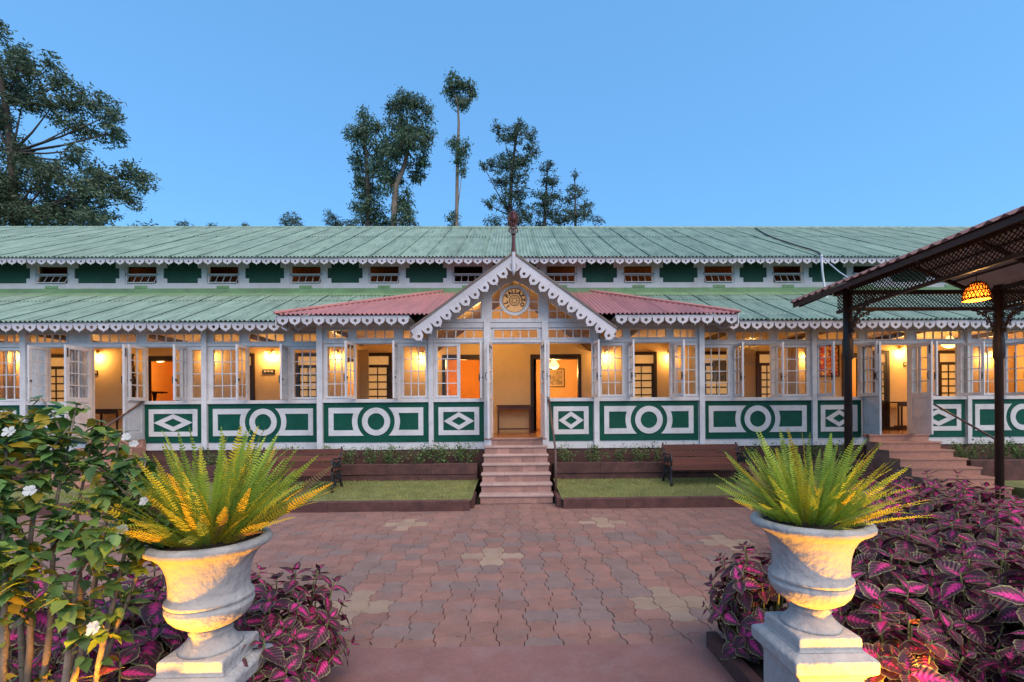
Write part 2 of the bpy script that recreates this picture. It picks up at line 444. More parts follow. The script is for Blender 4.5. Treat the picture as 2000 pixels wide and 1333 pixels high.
for cx, cy in ((1278,1170),(958,1084),(1166,1020),(780,1026),(1420,1060),(668,1190)):
    p = gp(cx, cy); i0 = round((p.x - X0) / PC); j0 = round((p.y - 3.2) / PC)
    for di, dj in ((0,0),(1,0),(-1,0),(0,1),(0,-1)): buff[(i0+di, j0+dj)] = 1
cells = []
rp = random.Random(3)
for j in range(0, 25):
    for i in range(-52, 53):
        x = X0 + i * PC; y = 3.2 + j * PC
        if y > 8.35: continue
        px = 1000 + x / y * F
        vis = 560 < px < 1480
        cells.append((0 if vis else 1, y, i, j, x))
cells.sort()
far = MB()
fm = {0: paver_mesh(0, None), 1: paver_mesh(1, None)}
cnt = 0
for v, y, i, j, x in cells:
    odd = (i + j) % 2
    dz = rp.uniform(-.003, .003); rz = rp.uniform(-.012, .012)
    if (v == 0 and cnt < 300) or (i, j) in buff:
        k = 'paver_b' if (i, j) in buff else ('paver_g' if rp.random() < 0.33 else 'paver')
        put('paver', pav[(odd, k)], court, (x, y, dz), (rp.uniform(-.006,.006), rp.uniform(-.006,.006), rz)); cnt += 1
    else:
        c, s = math.cos(rz), math.sin(rz)
        far.add([(x + a*c - b*s, y + a*s + b*c, z + dz) for a, b, z in fm[odd].v], fm[odd].f)
stuff(put('paver_field', far.mesh('paver_field', M['paver_i']), court))
# red concrete path under the camera, a skin over the edge of the pavers
p = MB(); p.box(-9, 9, -6, 3.165, -0.08, 0.008)
struct(put('concrete_path', p.mesh('concrete_path', M['concrete_red'])))

# ------------------------------------------------------------------ lawns, kerbs, planter walls
def lawn_z(y): return 0.165 + max(0, (y - 7.85)) * 0.065
def lawn(name, x0, x1):
    b = MB()
    n = 8
    vs = []
    for i in range(n + 1):
        y = 7.8 + (9.62 - 7.8) * i / n
        vs += [(x0, y, lawn_z(y)), (x1, y, lawn_z(y))]
    b.add(vs, [(2*i, 2*i+1, 2*i+3, 2*i+2) for i in range(n)])
    return struct(put(name, b.mesh(name, M['lawn'])))
SXL, SXR = -0.61, 0.755        # sides of the central stairs
lawn('lawn', -13, SXL - .10); lawn('lawn', SXR + .10, 7.3)
g = MB(); rg = random.Random(11)
for x0, x1, n in ((-6.2, SXL-.12, 15000), (SXR+.12, 6.2, 15000), (6.2, 7.3, 2500), (-9, -6.2, 3000)):
    for k in range(n):
        x = rg.uniform(x0, x1); y = rg.uniform(7.9, 9.5); z = lawn_z(y) - .005
        h = rg.uniform(.025, .055); a = rg.uniform(0, 6.28); l = rg.uniform(0, .03); w_ = .004
        g.add([(x - w_*math.cos(a), y - w_*math.sin(a), z), (x + w_*math.cos(a), y + w_*math.sin(a), z),
               (x + l*math.sin(a), y - l*math.cos(a), z + h)], [(0,1,2)])
o = stuff(put('lawn_grass', g.mesh('lawn_grass', M['grass'])))
o['label'] = 'short green grass of the lawns before the veranda'; o['category'] = 'grass'
def stone_run(name, label, cat, pts, w_, z0f, h, L_, mat, group):
    """a low wall of stones butted end to end along x"""
    x0, x1, y = pts
    t = thing(name, label, cat, ((x0+x1)/2, y, 0), group)
    rr = random.Random(int(abs(x0) * 100) + 5)
    n = max(1, round((x1 - x0) / L_))
    for i in range(n):
        a = x0 + (x1-x0)*i/n; b_ = x0 + (x1-x0)*(i+1)/n
        d = rr.uniform(-.008, .008); e = rr.uniform(-.006, .006)
        q = MB(); c = .012
        A, B_, Y0, Y1, Z0, Z1 = a+.002, b_-.002, y+d, y+w_, z0f, h+e
        q.add([(A,Y0,Z0),(B_,Y0,Z0),(B_,Y1,Z0),(A,Y1,Z0),(A,Y0,Z1-c),(B_,Y0,Z1-c),(B_,Y1,Z1-c),(A,Y1,Z1-c),
               (A+c,Y0+c,Z1),(B_-c,Y0+c,Z1),(B_-c,Y1-c,Z1),(A+c,Y1-c,Z1)],
              [(0,1,5,4),(1,2,6,5),(2,3,7,6),(3,0,4,7),(4,5,9,8),(5,6,10,9),(6,7,11,10),(7,4,8,11),(8,9,10,11)])
        put('stone', q.mesh('stone', mat), t)
    return t
stone_run('kerb', 'long dark red kerb along the lawn left of the central stairs', 'kerb', (-11.5, SXL-.12, 7.72), .12, -.05, .178, 1.15, M['kerb'], 'lawn kerbs')
stone_run('kerb', 'long dark red kerb along the lawn right of the central stairs', 'kerb', (SXR+.12, 7.4, 7.80), .12, -.05, .178, 1.15, M['kerb'], 'lawn kerbs')
for xx, lab in ((SXL-.17, 'short kerb return beside the left foot of the central stairs'), (SXR+.07, 'short kerb return beside the right foot of the central stairs')):
    q = MB(); q.box(xx-.05+.002, xx+.098, 7.93, 8.65, -.05, .172)
    tag(put('kerb', q.mesh('kerb', M['kerb'])), lab, 'kerb', 'kerb returns')
YPW = 9.48
PWL = [('low red stone planter wall left of the central stairs', -13, SXL-.12), ('low red stone planter wall right of the central stairs', SXR+.12, 7.62)]
for lab, a, b_ in PWL:
    t = stone_run('planter_wall', lab, 'wall', (a, b_, YPW), .2, .1, .40, 1.25, M['stone_red'], 'planter walls')
    rr = random.Random(int(abs(a)*10)); n = round((b_-a)/.95)
    for i in range(n):
        q = MB(); d = rr.uniform(-.006,.006)
        q.box(a+(b_-a)*i/n+.002, a+(b_-a)*(i+1)/n-.002, YPW-.018+d, YPW+.2, .405, .605 + rr.uniform(-.004,.004))
        put('stone', q.mesh('stone', M['stone_red']), t)
    soil = MB(); soil.box(a, b_, YPW+.2, YP-.03, 0, .56)
    struct(put('planting_bed', soil.mesh('planting_bed', M['soil'])))

# ------------------------------------------------------------------ central stairs
st = thing('staircase', 'pink granite tiled stairs up to the central doorway', 'stairs', (0.02, 9.2, 0), 'entrance stairs')
NR, TR = 7, 0.28
RS = ZF / NR
core = MB()
for i in range(NR):
    yf = YP - .06 - (NR-1-i) * TR
    core.box(SXL+.02, SXR-.02, yf + .012, YP - .02 - .001*i, -.05 if i == 0 else RS*i-.03, RS*(i+1) - .022)
put('core', core.mesh('core', M['granite']), st)
for i in range(NR):
    yf = YP - .06 - (NR-1-i) * TR
    z0, z1 = max(0, RS*i), RS*(i+1) - .036
    wd = (SXR - SXL - .04)
    for k in range(5):
        a = SXL+.02 + wd*k/5; q = MB(); q.box(a+.003, a+wd/5-.003, yf, yf+.012, z0, z1)
        put('riser_tile', q.mesh('riser_tile', M['granite']), st)
    nt_ = 6
    for k in range(nt_):
        a = SXL + (SXR-SXL)*k/nt_; b_ = SXL + (SXR-SXL)*(k+1)/nt_
        q = MB(); y1 = yf + (TR - .002 if i < NR-1 else .07)
        A, B_, Y0, c = a+.0015, b_-.0015, yf-.022, .009
        Z0, Z1 = RS*(i+1)-.036, RS*(i+1)
        q.add([(A,Y0,Z0),(B_,Y0,Z0),(B_,Y0,Z1-c),(A,Y0,Z1-c),(B_,Y0+c,Z1),(A,Y0+c,Z1),(B_,y1,Z1),(A,y1,Z1),(B_,y1,Z0),(A,y1,Z0)],
              [(0,1,2,3),(3,2,4,5),(5,4,6,7),(7,6,8,9),(0,9,8,1),(0,3,5,7,9),(1,8,6,4,2)])
        put('tread_tile', q.mesh('tread_tile', M['granite_l' if i < NR-1 else 'granite']), st)
# ------------------------------------------------------------------ right stairs
RX0, RX1 = X(1690, YW, 850), X(1808, YW, 850)
sr = thing('staircase', 'red granite stairs up to the doorway under the canopy', 'stairs', ((RX0+RX1)/2, 9.5, 0), 'entrance stairs')
for i in range(NR):
    yf = YW - .1 - (NR-1-i) * .29
    sh = (NR-1-i) * .012
    q = MB(); q.box(RX0+.02-sh, RX1-.02+.0*sh, yf, YW-.02, -.05 if i == 0 else RS*i-.034, RS*(i+1) - .034)
    put('riser', q.mesh('riser', M['step_r']), sr)
    q = MB(); q.box(RX0-sh, RX1, yf-.02, yf+.30 if i < NR-1 else YW-.02, RS*(i+1)-.034, RS*(i+1))
    put('tread', q.mesh('tread', M['step_r']), sr)

# ------------------------------------------------------------------ the building
bld = thing('hotel_building', 'long green-roofed hotel with white windowed veranda and gabled central porch', 'building', (0, YP, 0))
PANE = MB().add([(0,0,0),(1,0,0),(1,0,1),(0,0,1)], [(0,1,2,3)]).mesh('pane', M['glass'])
ZG0, ZG1 = 2.062, 3.145       # glass of the fixed windows
ZO0, ZO1 = 1.995, 3.205       # open windows
ZT0, ZT1 = 3.33, 3.505        # transom lights
def panes(parent, x0, x1, z0, z1, cols, rows, y, bar=.020, name='pane', mat=None, barname='glazing_bar', local=False, joined=False, bd=.012):
    cw = (x1-x0)/cols; rh = (z1-z0)/rows
    b = MB()
    for i in range(1, cols): b.box(x0+cw*i-bar/2, x0+cw*i+bar/2, y-bd, y+bd, z0, z1)
    for j in range(1, rows):
        for i in range(cols):
            b.box(x0+cw*i+(bar/2 if i else 0), x0+cw*(i+1)-(bar/2 if i < cols-1 else 0), y-bd, y+bd, z0+rh*j-bar/2, z0+rh*j+bar/2)
    if b.v: put(barname, b.mesh(barname, mat or M['white']), parent, local=local)
    jm = MB()
    for i in range(cols):
        for j in range(rows):
            if joined:
                jm.add([(x0+cw*i,y,z0+rh*j),(x0+cw*(i+1),y,z0+rh*j),(x0+cw*(i+1),y,z0+rh*(j+1)),(x0+cw*i,y,z0+rh*(j+1))],[(0,1,2,3)])
            else:
                put(name, PANE, parent, (x0+cw*i, y, z0+rh*j), scale=(cw, 1, rh), local=local)
    if joined: put('glazing', jm.mesh('glazing', M['glass']), parent, local=local)
def ring(b, x0, x1, z0, z1, t, y0, y1):
    b.box(x0-t, x1+t, y0, y1, z1, z1+t); b.box(x0-t, x1+t, y0, y1, z0-t, z0)
    b.box(x0-t, x0, y0, y1, z0, z1); b.box(x1, x1+t, y0, y1, z0, z1)
def fixed(x0, x1, z0, z1, cols, rows, y, name='window', bar=.020, t=.045):
    b = MB(); ring(b, x0, x1, z0, z1, t, y-.022, y+.045)
    o = put(name, b.mesh(name, M['white']), bld)
    panes(o, x0, x1, z0, z1, cols, rows, y+.012, bar=bar)
    return o
def casement(hx, y, wdt, ang, z0=ZO0, z1=ZO1, joined=False):
    """a sash hinged at hx; ang = 0 points +x, -90 points towards the courtyard"""
    o = put('casement', None, bld, (hx, y, 0)); o.rotation_euler = (0,0,R(ang)); W[o.name] = Vector((0,0,0))
    st_ = .052; b = MB(); t = .019
    b.box(0, st_, -t, t, z0, z1); b.box(wdt-st_, wdt, -t, t, z0, z1)
    b.box(st_, wdt-st_, -t, t, z0, z0+.07); b.box(st_, wdt-st_, -t, t, z1-.06, z1)
    put('sash', b.mesh('sash', M['white']), o, local=True)
    panes(o, st_, wdt-st_, z0+.07, z1-.06, 2, 4, 0, bar=.018, local=True, joined=joined, bd=.010)
    h = MB(); s = 1 if ang < -60 else -1
    h.box(wdt-.035, wdt-.015, -.045, .045, z0+.42, z0+.46); h.box(wdt-.03, wdt-.018, -.05, -.03, z0+.36, z0+.52)
    put('handle', h.mesh('handle', M['iron']), o, local=True)
def door_leaf(hx, y, wdt, ang, joined=False):
    o = put('door', None, bld, (hx, y, 0)); o.rotation_euler = (0,0,R(ang)); W[o.name] = Vector((0,0,0))
    z0, z1, zm, st_, t = ZF+.012, 3.19, 1.98, .075, .021
    b = MB(); b.box(0, st_, -t, t, z0, z1); b.box(wdt-st_, wdt, -t, t, z0, z1)
    b.box(st_, wdt-st_, -t, t, z1-.085, z1); b.box(st_, wdt-st_, -t, t, zm-.02, zm+.09); b.box(st_, wdt-st_, -t, t, z0, z0+.16)
    put('leaf_frame', b.mesh('leaf_frame', M['white']), o, local=True)
    b = MB(); b.box(st_, wdt-st_, -t+.012, t-.012, z0+.16, zm-.02); b.box(st_+.05, wdt-st_-.05, -t+.004, t-.004, z0+.21, zm-.07)
    put('lower_panel', b.mesh('lower_panel', M['white']), o, local=True)
    panes(o, st_, wdt-st_, zm+.09, z1-.085, 2, 4, 0, bar=.018, local=True, joined=joined, bd=.010)
    h = MB(); h.tube([(wdt-.035,-.025,2.35),(wdt-.035,-.065,2.38),(wdt-.035,-.065,2.50),(wdt-.035,-.025,2.53)], .008, 6)
    h.box(wdt-.05, wdt-.02, -.028, .028, 2.93, 3.12)
    put('handle', h.mesh('handle', M['iron']), o, local=True)

def circ(cx, cz, r, a0, a1, n): return [(cx + r*math.cos(a0+(a1-a0)*i/n), cz + r*math.sin(a0+(a1-a0)*i/n)) for i in range(n+1)]
def panel(x0, x1, y, kind):
    z0, z1 = 1.045, 1.91
    b = MB(); b.box(x0, x1, y-.018, y+.004, z0, z1)
    o = put('dado_panel', b.mesh('dado_panel', M['green']), bld)
    ya, yb = y-.034, y-.0182
    zt, zb = z1-.105, z0+.145
    zc = (zt+zb)/2; hh = (zt-zb)/2; cx = (x0+x1)/2; bw = .107
    if kind == 'c':
        r1, r0, ra, rb = hh, hh*.60, hh*1.33, hh*1.70
        q = MB(); q.plate(circ(cx,zc,r1,0,2*math.pi*47/48,47), [circ(cx,zc,r0,0,2*math.pi*47/48,47)], ya, yb)
        put('ring_moulding', q.mesh('ring_moulding', M['white']), o)
        hi = hh - .122
        for s in (-1, 1):
            ex = (x0 + .11) if s < 0 else (x1 - .11)
            n = 14
            aA = math.asin(hh/ra); aB = math.asin(hi/rb)
            arcA = [(cx + s*ra*math.cos(aA-2*aA*i/n), zc + ra*math.sin(aA-2*aA*i/n)) for i in range(n+1)]
            arcB = [(cx + s*rb*math.cos(aB-2*aB*i/n), zc + rb*math.sin(aB-2*aB*i/n)) for i in range(n+1)]
            outer = [(ex, zt)] + arcA + [(ex, zb)]
            hole = [(ex - s*bw, zc+hi)] + arcB + [(ex - s*bw, zc-hi)]
            q = MB(); q.plate(outer, [hole], ya, yb)
            put('frame_moulding', q.mesh('frame_moulding', M['white']), o)
    else:
        a, c = x0+.10, x1-.10
        q = MB(); ib = .105
        q.plate([(a,zb),(c,zb),(c,zt),(a,zt)], [[(a+ib,zb+ib),(c-ib,zb+ib),(c-ib,zt-ib),(a+ib,zt-ib)]], ya, yb)
        put('frame_moulding', q.mesh('frame_moulding', M['white']), o)
        hw, hz = (c-a)/2-ib-.006, hh-ib-.006; k = .48
        q = MB(); q.plate([(cx-hw,zc),(cx,zc-hz),(cx+hw,zc),(cx,zc+hz)], [[(cx-hw*k,zc),(cx,zc-hz*k),(cx+hw*k,zc),(cx,zc+hz*k)]], ya-.004, yb)
        put('diamond_moulding', q.mesh('diamond_moulding', M['white']), o)

def facade(name, xa, xb, y, bays, trans, posts, panels):
    holes = []
    for b in bays:
        k, p0, p1 = b[0], X(b[1], y), X(b[2], y)
        if k == 'fix': holes.append((p0-.045, p1+.045, ZG0-.045, ZG1+.045))
        elif k == 'open': holes.append((p0, p1, ZO0, ZO1))
        elif k == 'door': holes.append((p0, p1, ZF, 3.20))
    for t in trans: holes.append((X(t[0], y)-.03, X(t[1], y)+.03, ZT0-.03, ZT1+.03))
    b = MB(); b.gridwall(xa, xb, .875, 3.664 if name == 'porch' else 3.95, holes, y, y+.055)
    put('facade_wall', b.mesh('facade_wall', M['white']), bld)
    b = MB(); b.box(xa, xb, y+.02, y+.4, .2, .874); put('base_wall', b.mesh('base_wall', M['stone_red']), bld)
    for t in trans:
        fixed(X(t[0], y), X(t[1], y), ZT0, ZT1, t[2], 1, y+.006, 'transom_window', .022, .03)
    for b in bays:
        k, p0, p1 = b[0], X(b[1], y), X(b[2], y)
        if k == 'fix': fixed(p0, p1, ZG0, ZG1, b[3], 4, y+.004)
        elif k == 'open':
            wl = (p1-p0)/2*.98
            far_ = abs((b[1]+b[2])/2-1000) < 330
            if b[3] is not None: casement(p0, y-.03, wl, b[3], joined=far_)
            if b[4] is not None: casement(p1, y-.03, wl, b[4], joined=far_)
        elif k == 'door':
            wl = (p1-p0)/2*.98
            if b[3] is not None: door_leaf(p0, y-.03, wl, b[3], joined=abs(b[1]-1000) < 200)
            if b[4] is not None: door_leaf(p1, y-.03, wl, b[4], joined=abs(b[1]-1000) < 200)
    # sill rail and head rail, broken at the doors
    segs = [xa] + [v for b in bays if b[0] == 'door' for v in (X(b[1], y)-.04, X(b[2], y)+.04)] + [xb]
    for i in range(0, len(segs), 2):
        b = MB(); b.box(segs[i], segs[i+1], y-.055, y-.002, 1.918, 1.985)
        put('sill_rail', b.mesh('sill_rail', M['white']), bld)
    b = MB(); b.box(xa, xb, y-.024, y-.002, 3.225, 3.29); put('head_rail', b.mesh('head_rail', M['white']), bld)
    b = MB(); b.box(xa, xb, y-.035, y-.002, 3.55, 3.66); put('top_rail', b.mesh('top_rail', M['white']), bld)
    for p0, p1 in posts:
        for zz0, zz1 in ((.88, 1.914), (1.987, 3.222), (3.293, 3.547)):
            pass
        b = MB(); b.box(X(p0, y), X(p1, y), y-.075, y-.001, .88, 3.70); put('post', b.mesh('post', M['white']), bld)
    for p0, p1, k in panels: panel(X(p0, y, 820), X(p1, y, 820), y, k)

XL, XR = X(626, YP), X(1369, YP)
facade('left', -14.6, XL, YW,
  [('fix', -20, 43, 4), ('open', 95, 165, -92, -88), ('door', 181, 281, -95, -86), ('open', 286, 366, -90, -84),
   ('fix', 376, 394, 1), ('fix', 417, 468, 3), ('open', 485, 562, -88, -80), ('fix', 575, 621, 3), ('fix', -120, -60, 4)],
  [(-20,43,4),(57,131,5),(178,267,5),(288,394,6),(418,468,3),(487,555,4),(574,621,3)],
  [(45,56),(397,407)], [(-150,44,'c'),(57,172,'d'),(284,396,'d'),(408,622,'c')])
facade('right', XR, 14.6, YW,
  [('fix', 1374, 1421, 3), ('open', 1433, 1506, -92, -88), ('fix', 1519, 1575, 3), ('open', 1594, 1678, -84, -90),
   ('door', 1684, 1775, -94, -88), ('open', 1792, 1870, -90, -72), ('fix', 1899, 1946, 3), ('open', 1960, 2040, -92, -88)],
  [(1372,1421,3),(1437,1503,4),(1519,1576,3),(1598,1676,4),(1694,1770,5),(1790,1876,5),(1896,1948,3),(1968,2035,4)],
  [(1583,1592),(1884,1892)], [(1374,1583,'c'),(1593,1681,'d'),(1778,1883,'d'),(1893,2098,'c')])
facade('porch', XL, XR, YP,
  [('fix', 640, 681, 3), ('open', 695, 776, -97, -85), ('fix', 789, 831, 3), ('fix', 855, 893, 2), ('open', 899, 939, None, -84),
   ('door', 961, 1057, -96, -84), ('open', 1072, 1156, -96, -82), ('fix', 1175, 1215, 3), ('open', 1228, 1308, -92, -70), ('fix', 1319, 1358, 3)],
  [(640,681,3),(697,770,4),(788,832,3),(855,944,5),(966,1050,5),(1072,1152,5),(1174,1216,3),(1231,1301,4),(1316,1358,3)],
  [(621,632),(838,847),(946,959),(1059,1071),(1159,1169),(1364,1374)],
  [(633,837,'c'),(848,945,'d'),(1072,1158,'d'),(1170,1363,'c')])
# porch side returns
for x, s in ((XL, 1), (XR, -1)):
    b = MB(); b.box(x - .05*(s < 0), x + .05*(s > 0), YP+.056, YW-.001, .875, 3.95)
    put('porch_return', b.mesh('porch_return', M['white']), bld)
# veranda inside
b = MB(); b.box(-14.6, 14.6, YW+.06, YB, ZF-.2, ZF); b.box(XL+.05, XR-.05, YP+.06, YW+.058, ZF-.2, ZF)
b.box(X(961,YP), X(1057,YP), YP-.03, YP+.058, ZF-.05, ZF+.004)
b.box(X(181,YW), X(281,YW), YW-.03, YW+.058, ZF-.05, ZF+.004); b.box(X(1684,YW), X(1775,YW), YW-.03, YW+.058, ZF-.05, ZF+.004)
put('veranda_floor', b.mesh('veranda_floor', M['floor']), bld)
for a, c in ((-14.6, -2.3), (2.4, 14.6)):
    b = MB(); b.box(a, c, YP+.07, YB, 3.72, 3.76); put('veranda_ceiling', b.mesh('veranda_ceiling', M['ceil']), bld)
for x in (-14.55, 14.5):
    b = MB(); b.box(x, x+.05, YW+.06, YB, ZF, 3.72); put('end_wall', b.mesh('end_wall', M['cream']), bld)
for k in range(12):
    x = -13.8 + k*2.4
    if -2.4 < x < 2.4: continue
    b = MB(); b.box(x-.04, x+.04, YP+.1, YB-.01, 3.60, 3.718); put('rafter', b.mesh('rafter', M['wood']), bld)
# back wall with doorways into the rooms; px on the wall plane
ROOMS = [(-60,60,None),(285,347,'orange'),(868,944,'orange'),(1040,1131,'cream'),(1648,1682,'cream'),(1985,2035,'orange')]
DOORS = [(88,134,'w'),(474,492,'w'),(583,622,'w'),(716,760,'w'),(1228,1276,'w'),(1374,1424,'w'),(1482,1512,'r'),(1712,1729,'w'),(1833,1869,'w')]
zd = 3.30
holes = [(X(a,YB), X(c,YB), ZF, zd) for a, c, m in ROOMS if m]
b = MB(); b.gridwall(-14.6, 14.6, ZF, 5.08, holes, YB, YB+.12); put('back_wall', b.mesh('back_wall', M['cream']), bld)
for a, c, m in ROOMS:
    if not m: continue
    x0, x1 = X(a,YB), X(c,YB)
    b = MB(); t = .10
    b.box(x0-t*.6, x0+.03, YB-.03, YB+.16, ZF, zd+.03); b.box(x1-.03, x1+t*.6, YB-.03, YB+.16, ZF, zd+.03)
    b.box(x0+.03, x1-.03, YB-.03, YB+.16, zd-.10, zd+.03)
    put('doorway_frame', b.mesh('doorway_frame', M['wood']), bld)
    b = MB(); xa_, xb_ = x0-1.5, x1+1.5
    y1 = YB+3.2
    b.add([(xa_,y1,ZF),(xb_,y1,ZF),(xb_,y1,4),(xa_,y1,4)],[(0,1,2,3)]); b.add([(xa_,YB+.13,ZF),(xa_,y1,ZF),(xa_,y1,4),(xa_,YB+.13,4)],[(0,1,2,3)])
    b.add([(xb_,YB+.13,ZF),(xb_,y1,ZF),(xb_,y1,4),(xb_,YB+.13,4)],[(3,2,1,0)]); b.add([(xa_,YB+.13,4),(xb_,YB+.13,4),(xb_,y1,4),(xa_,y1,4)],[(3,2,1,0)])
    put('room_wall', b.mesh('room_wall', M[m]), bld)
    b = MB(); b.add([(xa_,YB,ZF-.01),(xb_,YB,ZF-.01),(xb_,y1,ZF-.01),(xa_,y1,ZF-.01)],[(0,1,2,3)]); put('room_floor', b.mesh('room_floor', M['floor']), bld)
for a, c, m in DOORS:
    x0, x1 = X(a,YB), X(c,YB); wd = M['wood' if m == 'w' else 'wood_red']
    b = MB(); ring(b, x0, x1, ZF+.10, zd, .09, YB-.05, YB-.002)
    o = put('inner_door', b.mesh('inner_door', wd), bld)
    b = MB(); b.box(x0, x1, YB-.03, YB-.004, ZF+.10, ZF+.85); b.box(x0, x1, YB-.035, YB-.004, 2.98, 3.06)
    n = max(1, round((x1-x0)/.62))
    for i in range(n):
        q0 = x0+(x1-x0)*i/n; q1 = x0+(x1-x0)*(i+1)/n
        b.box(q0, q0+.06, YB-.04, YB-.004, ZF+.85, 2.98); b.box(q1-.06, q1, YB-.04, YB-.004, ZF+.85, 2.98)
        for j in range(1, 5):
            z = ZF+.85+(2.98-ZF-.85)*j/5; b.box(q0+.06, q1-.06, YB-.034, YB-.004, z-.018, z+.018)
        b.box((q0+q1)/2-.012, (q0+q1)/2+.012, YB-.033, YB-.004, ZF+.85, 2.98)
    put('leaf_frame', b.mesh('leaf_frame', wd), o)
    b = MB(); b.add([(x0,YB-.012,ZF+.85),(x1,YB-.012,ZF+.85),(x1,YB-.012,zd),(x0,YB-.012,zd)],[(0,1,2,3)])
    put('glowing_door_glass', b.mesh('glowing_door_glass', M['glow_curtain']), o)  # this sheet glows by itself, imitating lamplight from the room beyond
b = MB(); b.box(-14.6, X(961,YB)-.5, YB-.02, YB-.001, ZF, ZF+.1); b.box(X(1131,YB)+.1, 14.6, YB-.02, YB-.001, ZF, ZF+.1)
put('skirting', b.mesh('skirting', M['wood']), bld)

# ------------------------------------------------------------------ upper storey
b = MB()
UW = [108, 281, 440, 600, 752, 915, 1095, 1245, 1401, 1535, 1690, 1850, 2010, -50, -210]
ux = [X(p, YB, 535) for p in UW]
holes = [(x-.45, x+.45, 5.36, 5.82) for x in ux]
b.gridwall(-24, 24, 5.085, 6.12, holes, YB-.06, YB+.1)
put('upper_wall', b.mesh('upper_wall', M['green_up']), bld)
b = MB(); b.box(-24, 24, YB+1.6, YB+1.65, 5, 6.5); put('loft_wall', b.mesh('loft_wall', M['wood_red']), bld)
b = MB(); b.box(-24, 24, YB+.1, YB+1.6, 5.0, 5.1); put('loft_floor', b.mesh('loft_floor', M['wood_red']), bld)
b = MB(); b.box(-24, 24, YB-.10, YB-.062, 5.165, 5.335); put('white_band', b.mesh('white_band', M['white_up']), bld)
for x in ux:
    b = MB()
    for s in (-1, 1):
        a, c = sorted((x+s*.45, x+s*.60)); b.box(a, c, YB-.085, YB-.0605, 5.336, 6.0)
        a, c = sorted((x+s*.6005, x+s*.70)); b.box(a, c, YB-.085, YB-.0605, 5.336, 5.47); b.box(a, c, YB-.085, YB-.0605, 5.76, 6.0)
    b.box(x-.45, x+.45, YB-.085, YB-.0605, 5.80, 6.0)
    o = put('upper_window', b.mesh('upper_window', M['white_up']), bld)
    b = MB(); b.box(x-.445, x+.445, YB-.07, YB-.02, 5.575, 5.605); b.box(x-.445, x-.40, YB-.07, YB-.02, 5.345, 5.80); b.box(x+.40, x+.445, YB-.07, YB-.02, 5.345, 5.80)
    put('frame', b.mesh('frame', M['white_up']), o)
    # the lower sash tips outwards
    for q in range(4):
        pm = put('pane', PANE, o, (x-.38+q*.19+.008, YB-.13, 5.345), rot=(R(-28), 0, 0), scale=(.174, 1, .23))
    b = MB()
    for q in range(5): b.bar((x-.38+q*.19, YB-.13, 5.345), (x-.38+q*.19, YB-.02, 5.56), .012, .012)
    b.bar((x-.39, YB-.13, 5.345), (x+.39, YB-.13, 5.345), .016, .02); b.bar((x-.39, YB-.02, 5.56), (x+.39, YB-.02, 5.56), .016, .02)
    put('sash', b.mesh('sash', M['white_up']), o)
    b = MB(); b.box(x-.17, x+.17, YB-.115, YB-.101, 5.19, 5.26); put('vent', b.mesh('vent', M['flash']), o)

# ------------------------------------------------------------------ roofs of corrugated sheet
def corr(wid, length, slope_dy, slope_dz, waves, amp=.021, top=None, per=6, rows=1, bot=None):
    """one sheet; x across, rising along (dy, dz); top(x) may shorten it"""
    L_ = math.hypot(slope_dy, slope_dz); uy, uz = slope_dy/L_, slope_dz/L_
    b = MB(); n = waves*per; vs = []
    for i in range(n+1):
        x = wid*i/n; h = amp*math.cos(2*math.pi*i/per)
        for r in range(rows+1):
            l0_ = bot(x) if bot else 0.0; l1_ = length if top is None else top(x); l = l0_ + (max(l1_, l0_) - l0_) * r/rows
            vs.append((x, uy*l - uz*h, uz*l + uy*h))
    R1 = rows+1
    b.add(vs, [(i*R1+r, (i+1)*R1+r, (i+1)*R1+r+1, i*R1+r+1) for i in range(n) for r in range(rows)])
    return b
rr = random.Random(21)
def roof(name, xa, xb, e, r_, courses, mat, skip=None):
    """e, r_ = (y, z) of eave and ridge"""
    dy, dz = r_[0]-e[0], r_[1]-e[1]; L_ = math.hypot(dy, dz); uy, uz = dy/L_, dz/L_
    hold = put(name, None, bld, (0, e[0], e[1]))
    wd = .76
    n = int((xb-xa)/wd)+1
    for ci, (l0, l1) in enumerate(courses):
        me = corr(wd+.04, (l1-l0)*L_+(.12 if ci < len(courses)-1 else 0), dy, dz, 8).mesh('roof_sheet', mat, True)
        for i in range(n):
            x = xa + wd*i
            if skip and skip(x+wd/2): continue
            l = l0*L_ + rr.uniform(-.012, .012) * (1 if ci else .6)
            lift = .002*(i % 2) + .014*ci + rr.uniform(0, .003)
            put('roof_sheet', me, hold, (x, e[0]+uy*l - uz*lift, e[1]+uz*l + uy*lift), (rr.uniform(-.0015,.0015), rr.uniform(-.002,.002), rr.uniform(-.003,.003)))
    return hold
UE, UR = (12.28, 5.90), (17.5, 8.80)
LE, LR = (9.95, 3.70), (12.78, 5.06)
up = roof('upper_roof', -21.3, 21.3, UE, UR, [(0,.62),(.60,1)], M['roof'])
b = MB(); b.tube([(-21.3, 17.5, 8.80), (21.3, 17.5, 8.80)], .09, 8); put('ridge_cap', b.mesh('ridge_cap', M['roof']), up)
b = MB(); b.add([(-21.3,17.5,8.78),(21.3,17.5,8.78),(21.3,22.7,5.8),(-21.3,22.7,5.8)],[(0,1,2,3)]); put('back_slope', b.mesh('back_slope', M['roof']), up)
b = MB(); b.box(-21.3,21.3,22.2,22.3,0,6.1); put('rear_wall', b.mesh('rear_wall', M['white_up']), bld)
b = MB()
for s in (-1, 1): b.add([(s*21.2,12.9,0),(s*21.2,22.2,0),(s*21.2,22.2,6.1),(s*21.2,17.5,8.7),(s*21.2,12.9,6.2)],[(0,1,2,3,4)])
put('end_wall', b.mesh('end_wall', M['white_up']), bld)
lo = roof('lower_roof', -15.6, 15.6, LE, LR, [(0,.66),(.64,1)], M['roof'], skip=lambda x: abs(x) < 1.9)
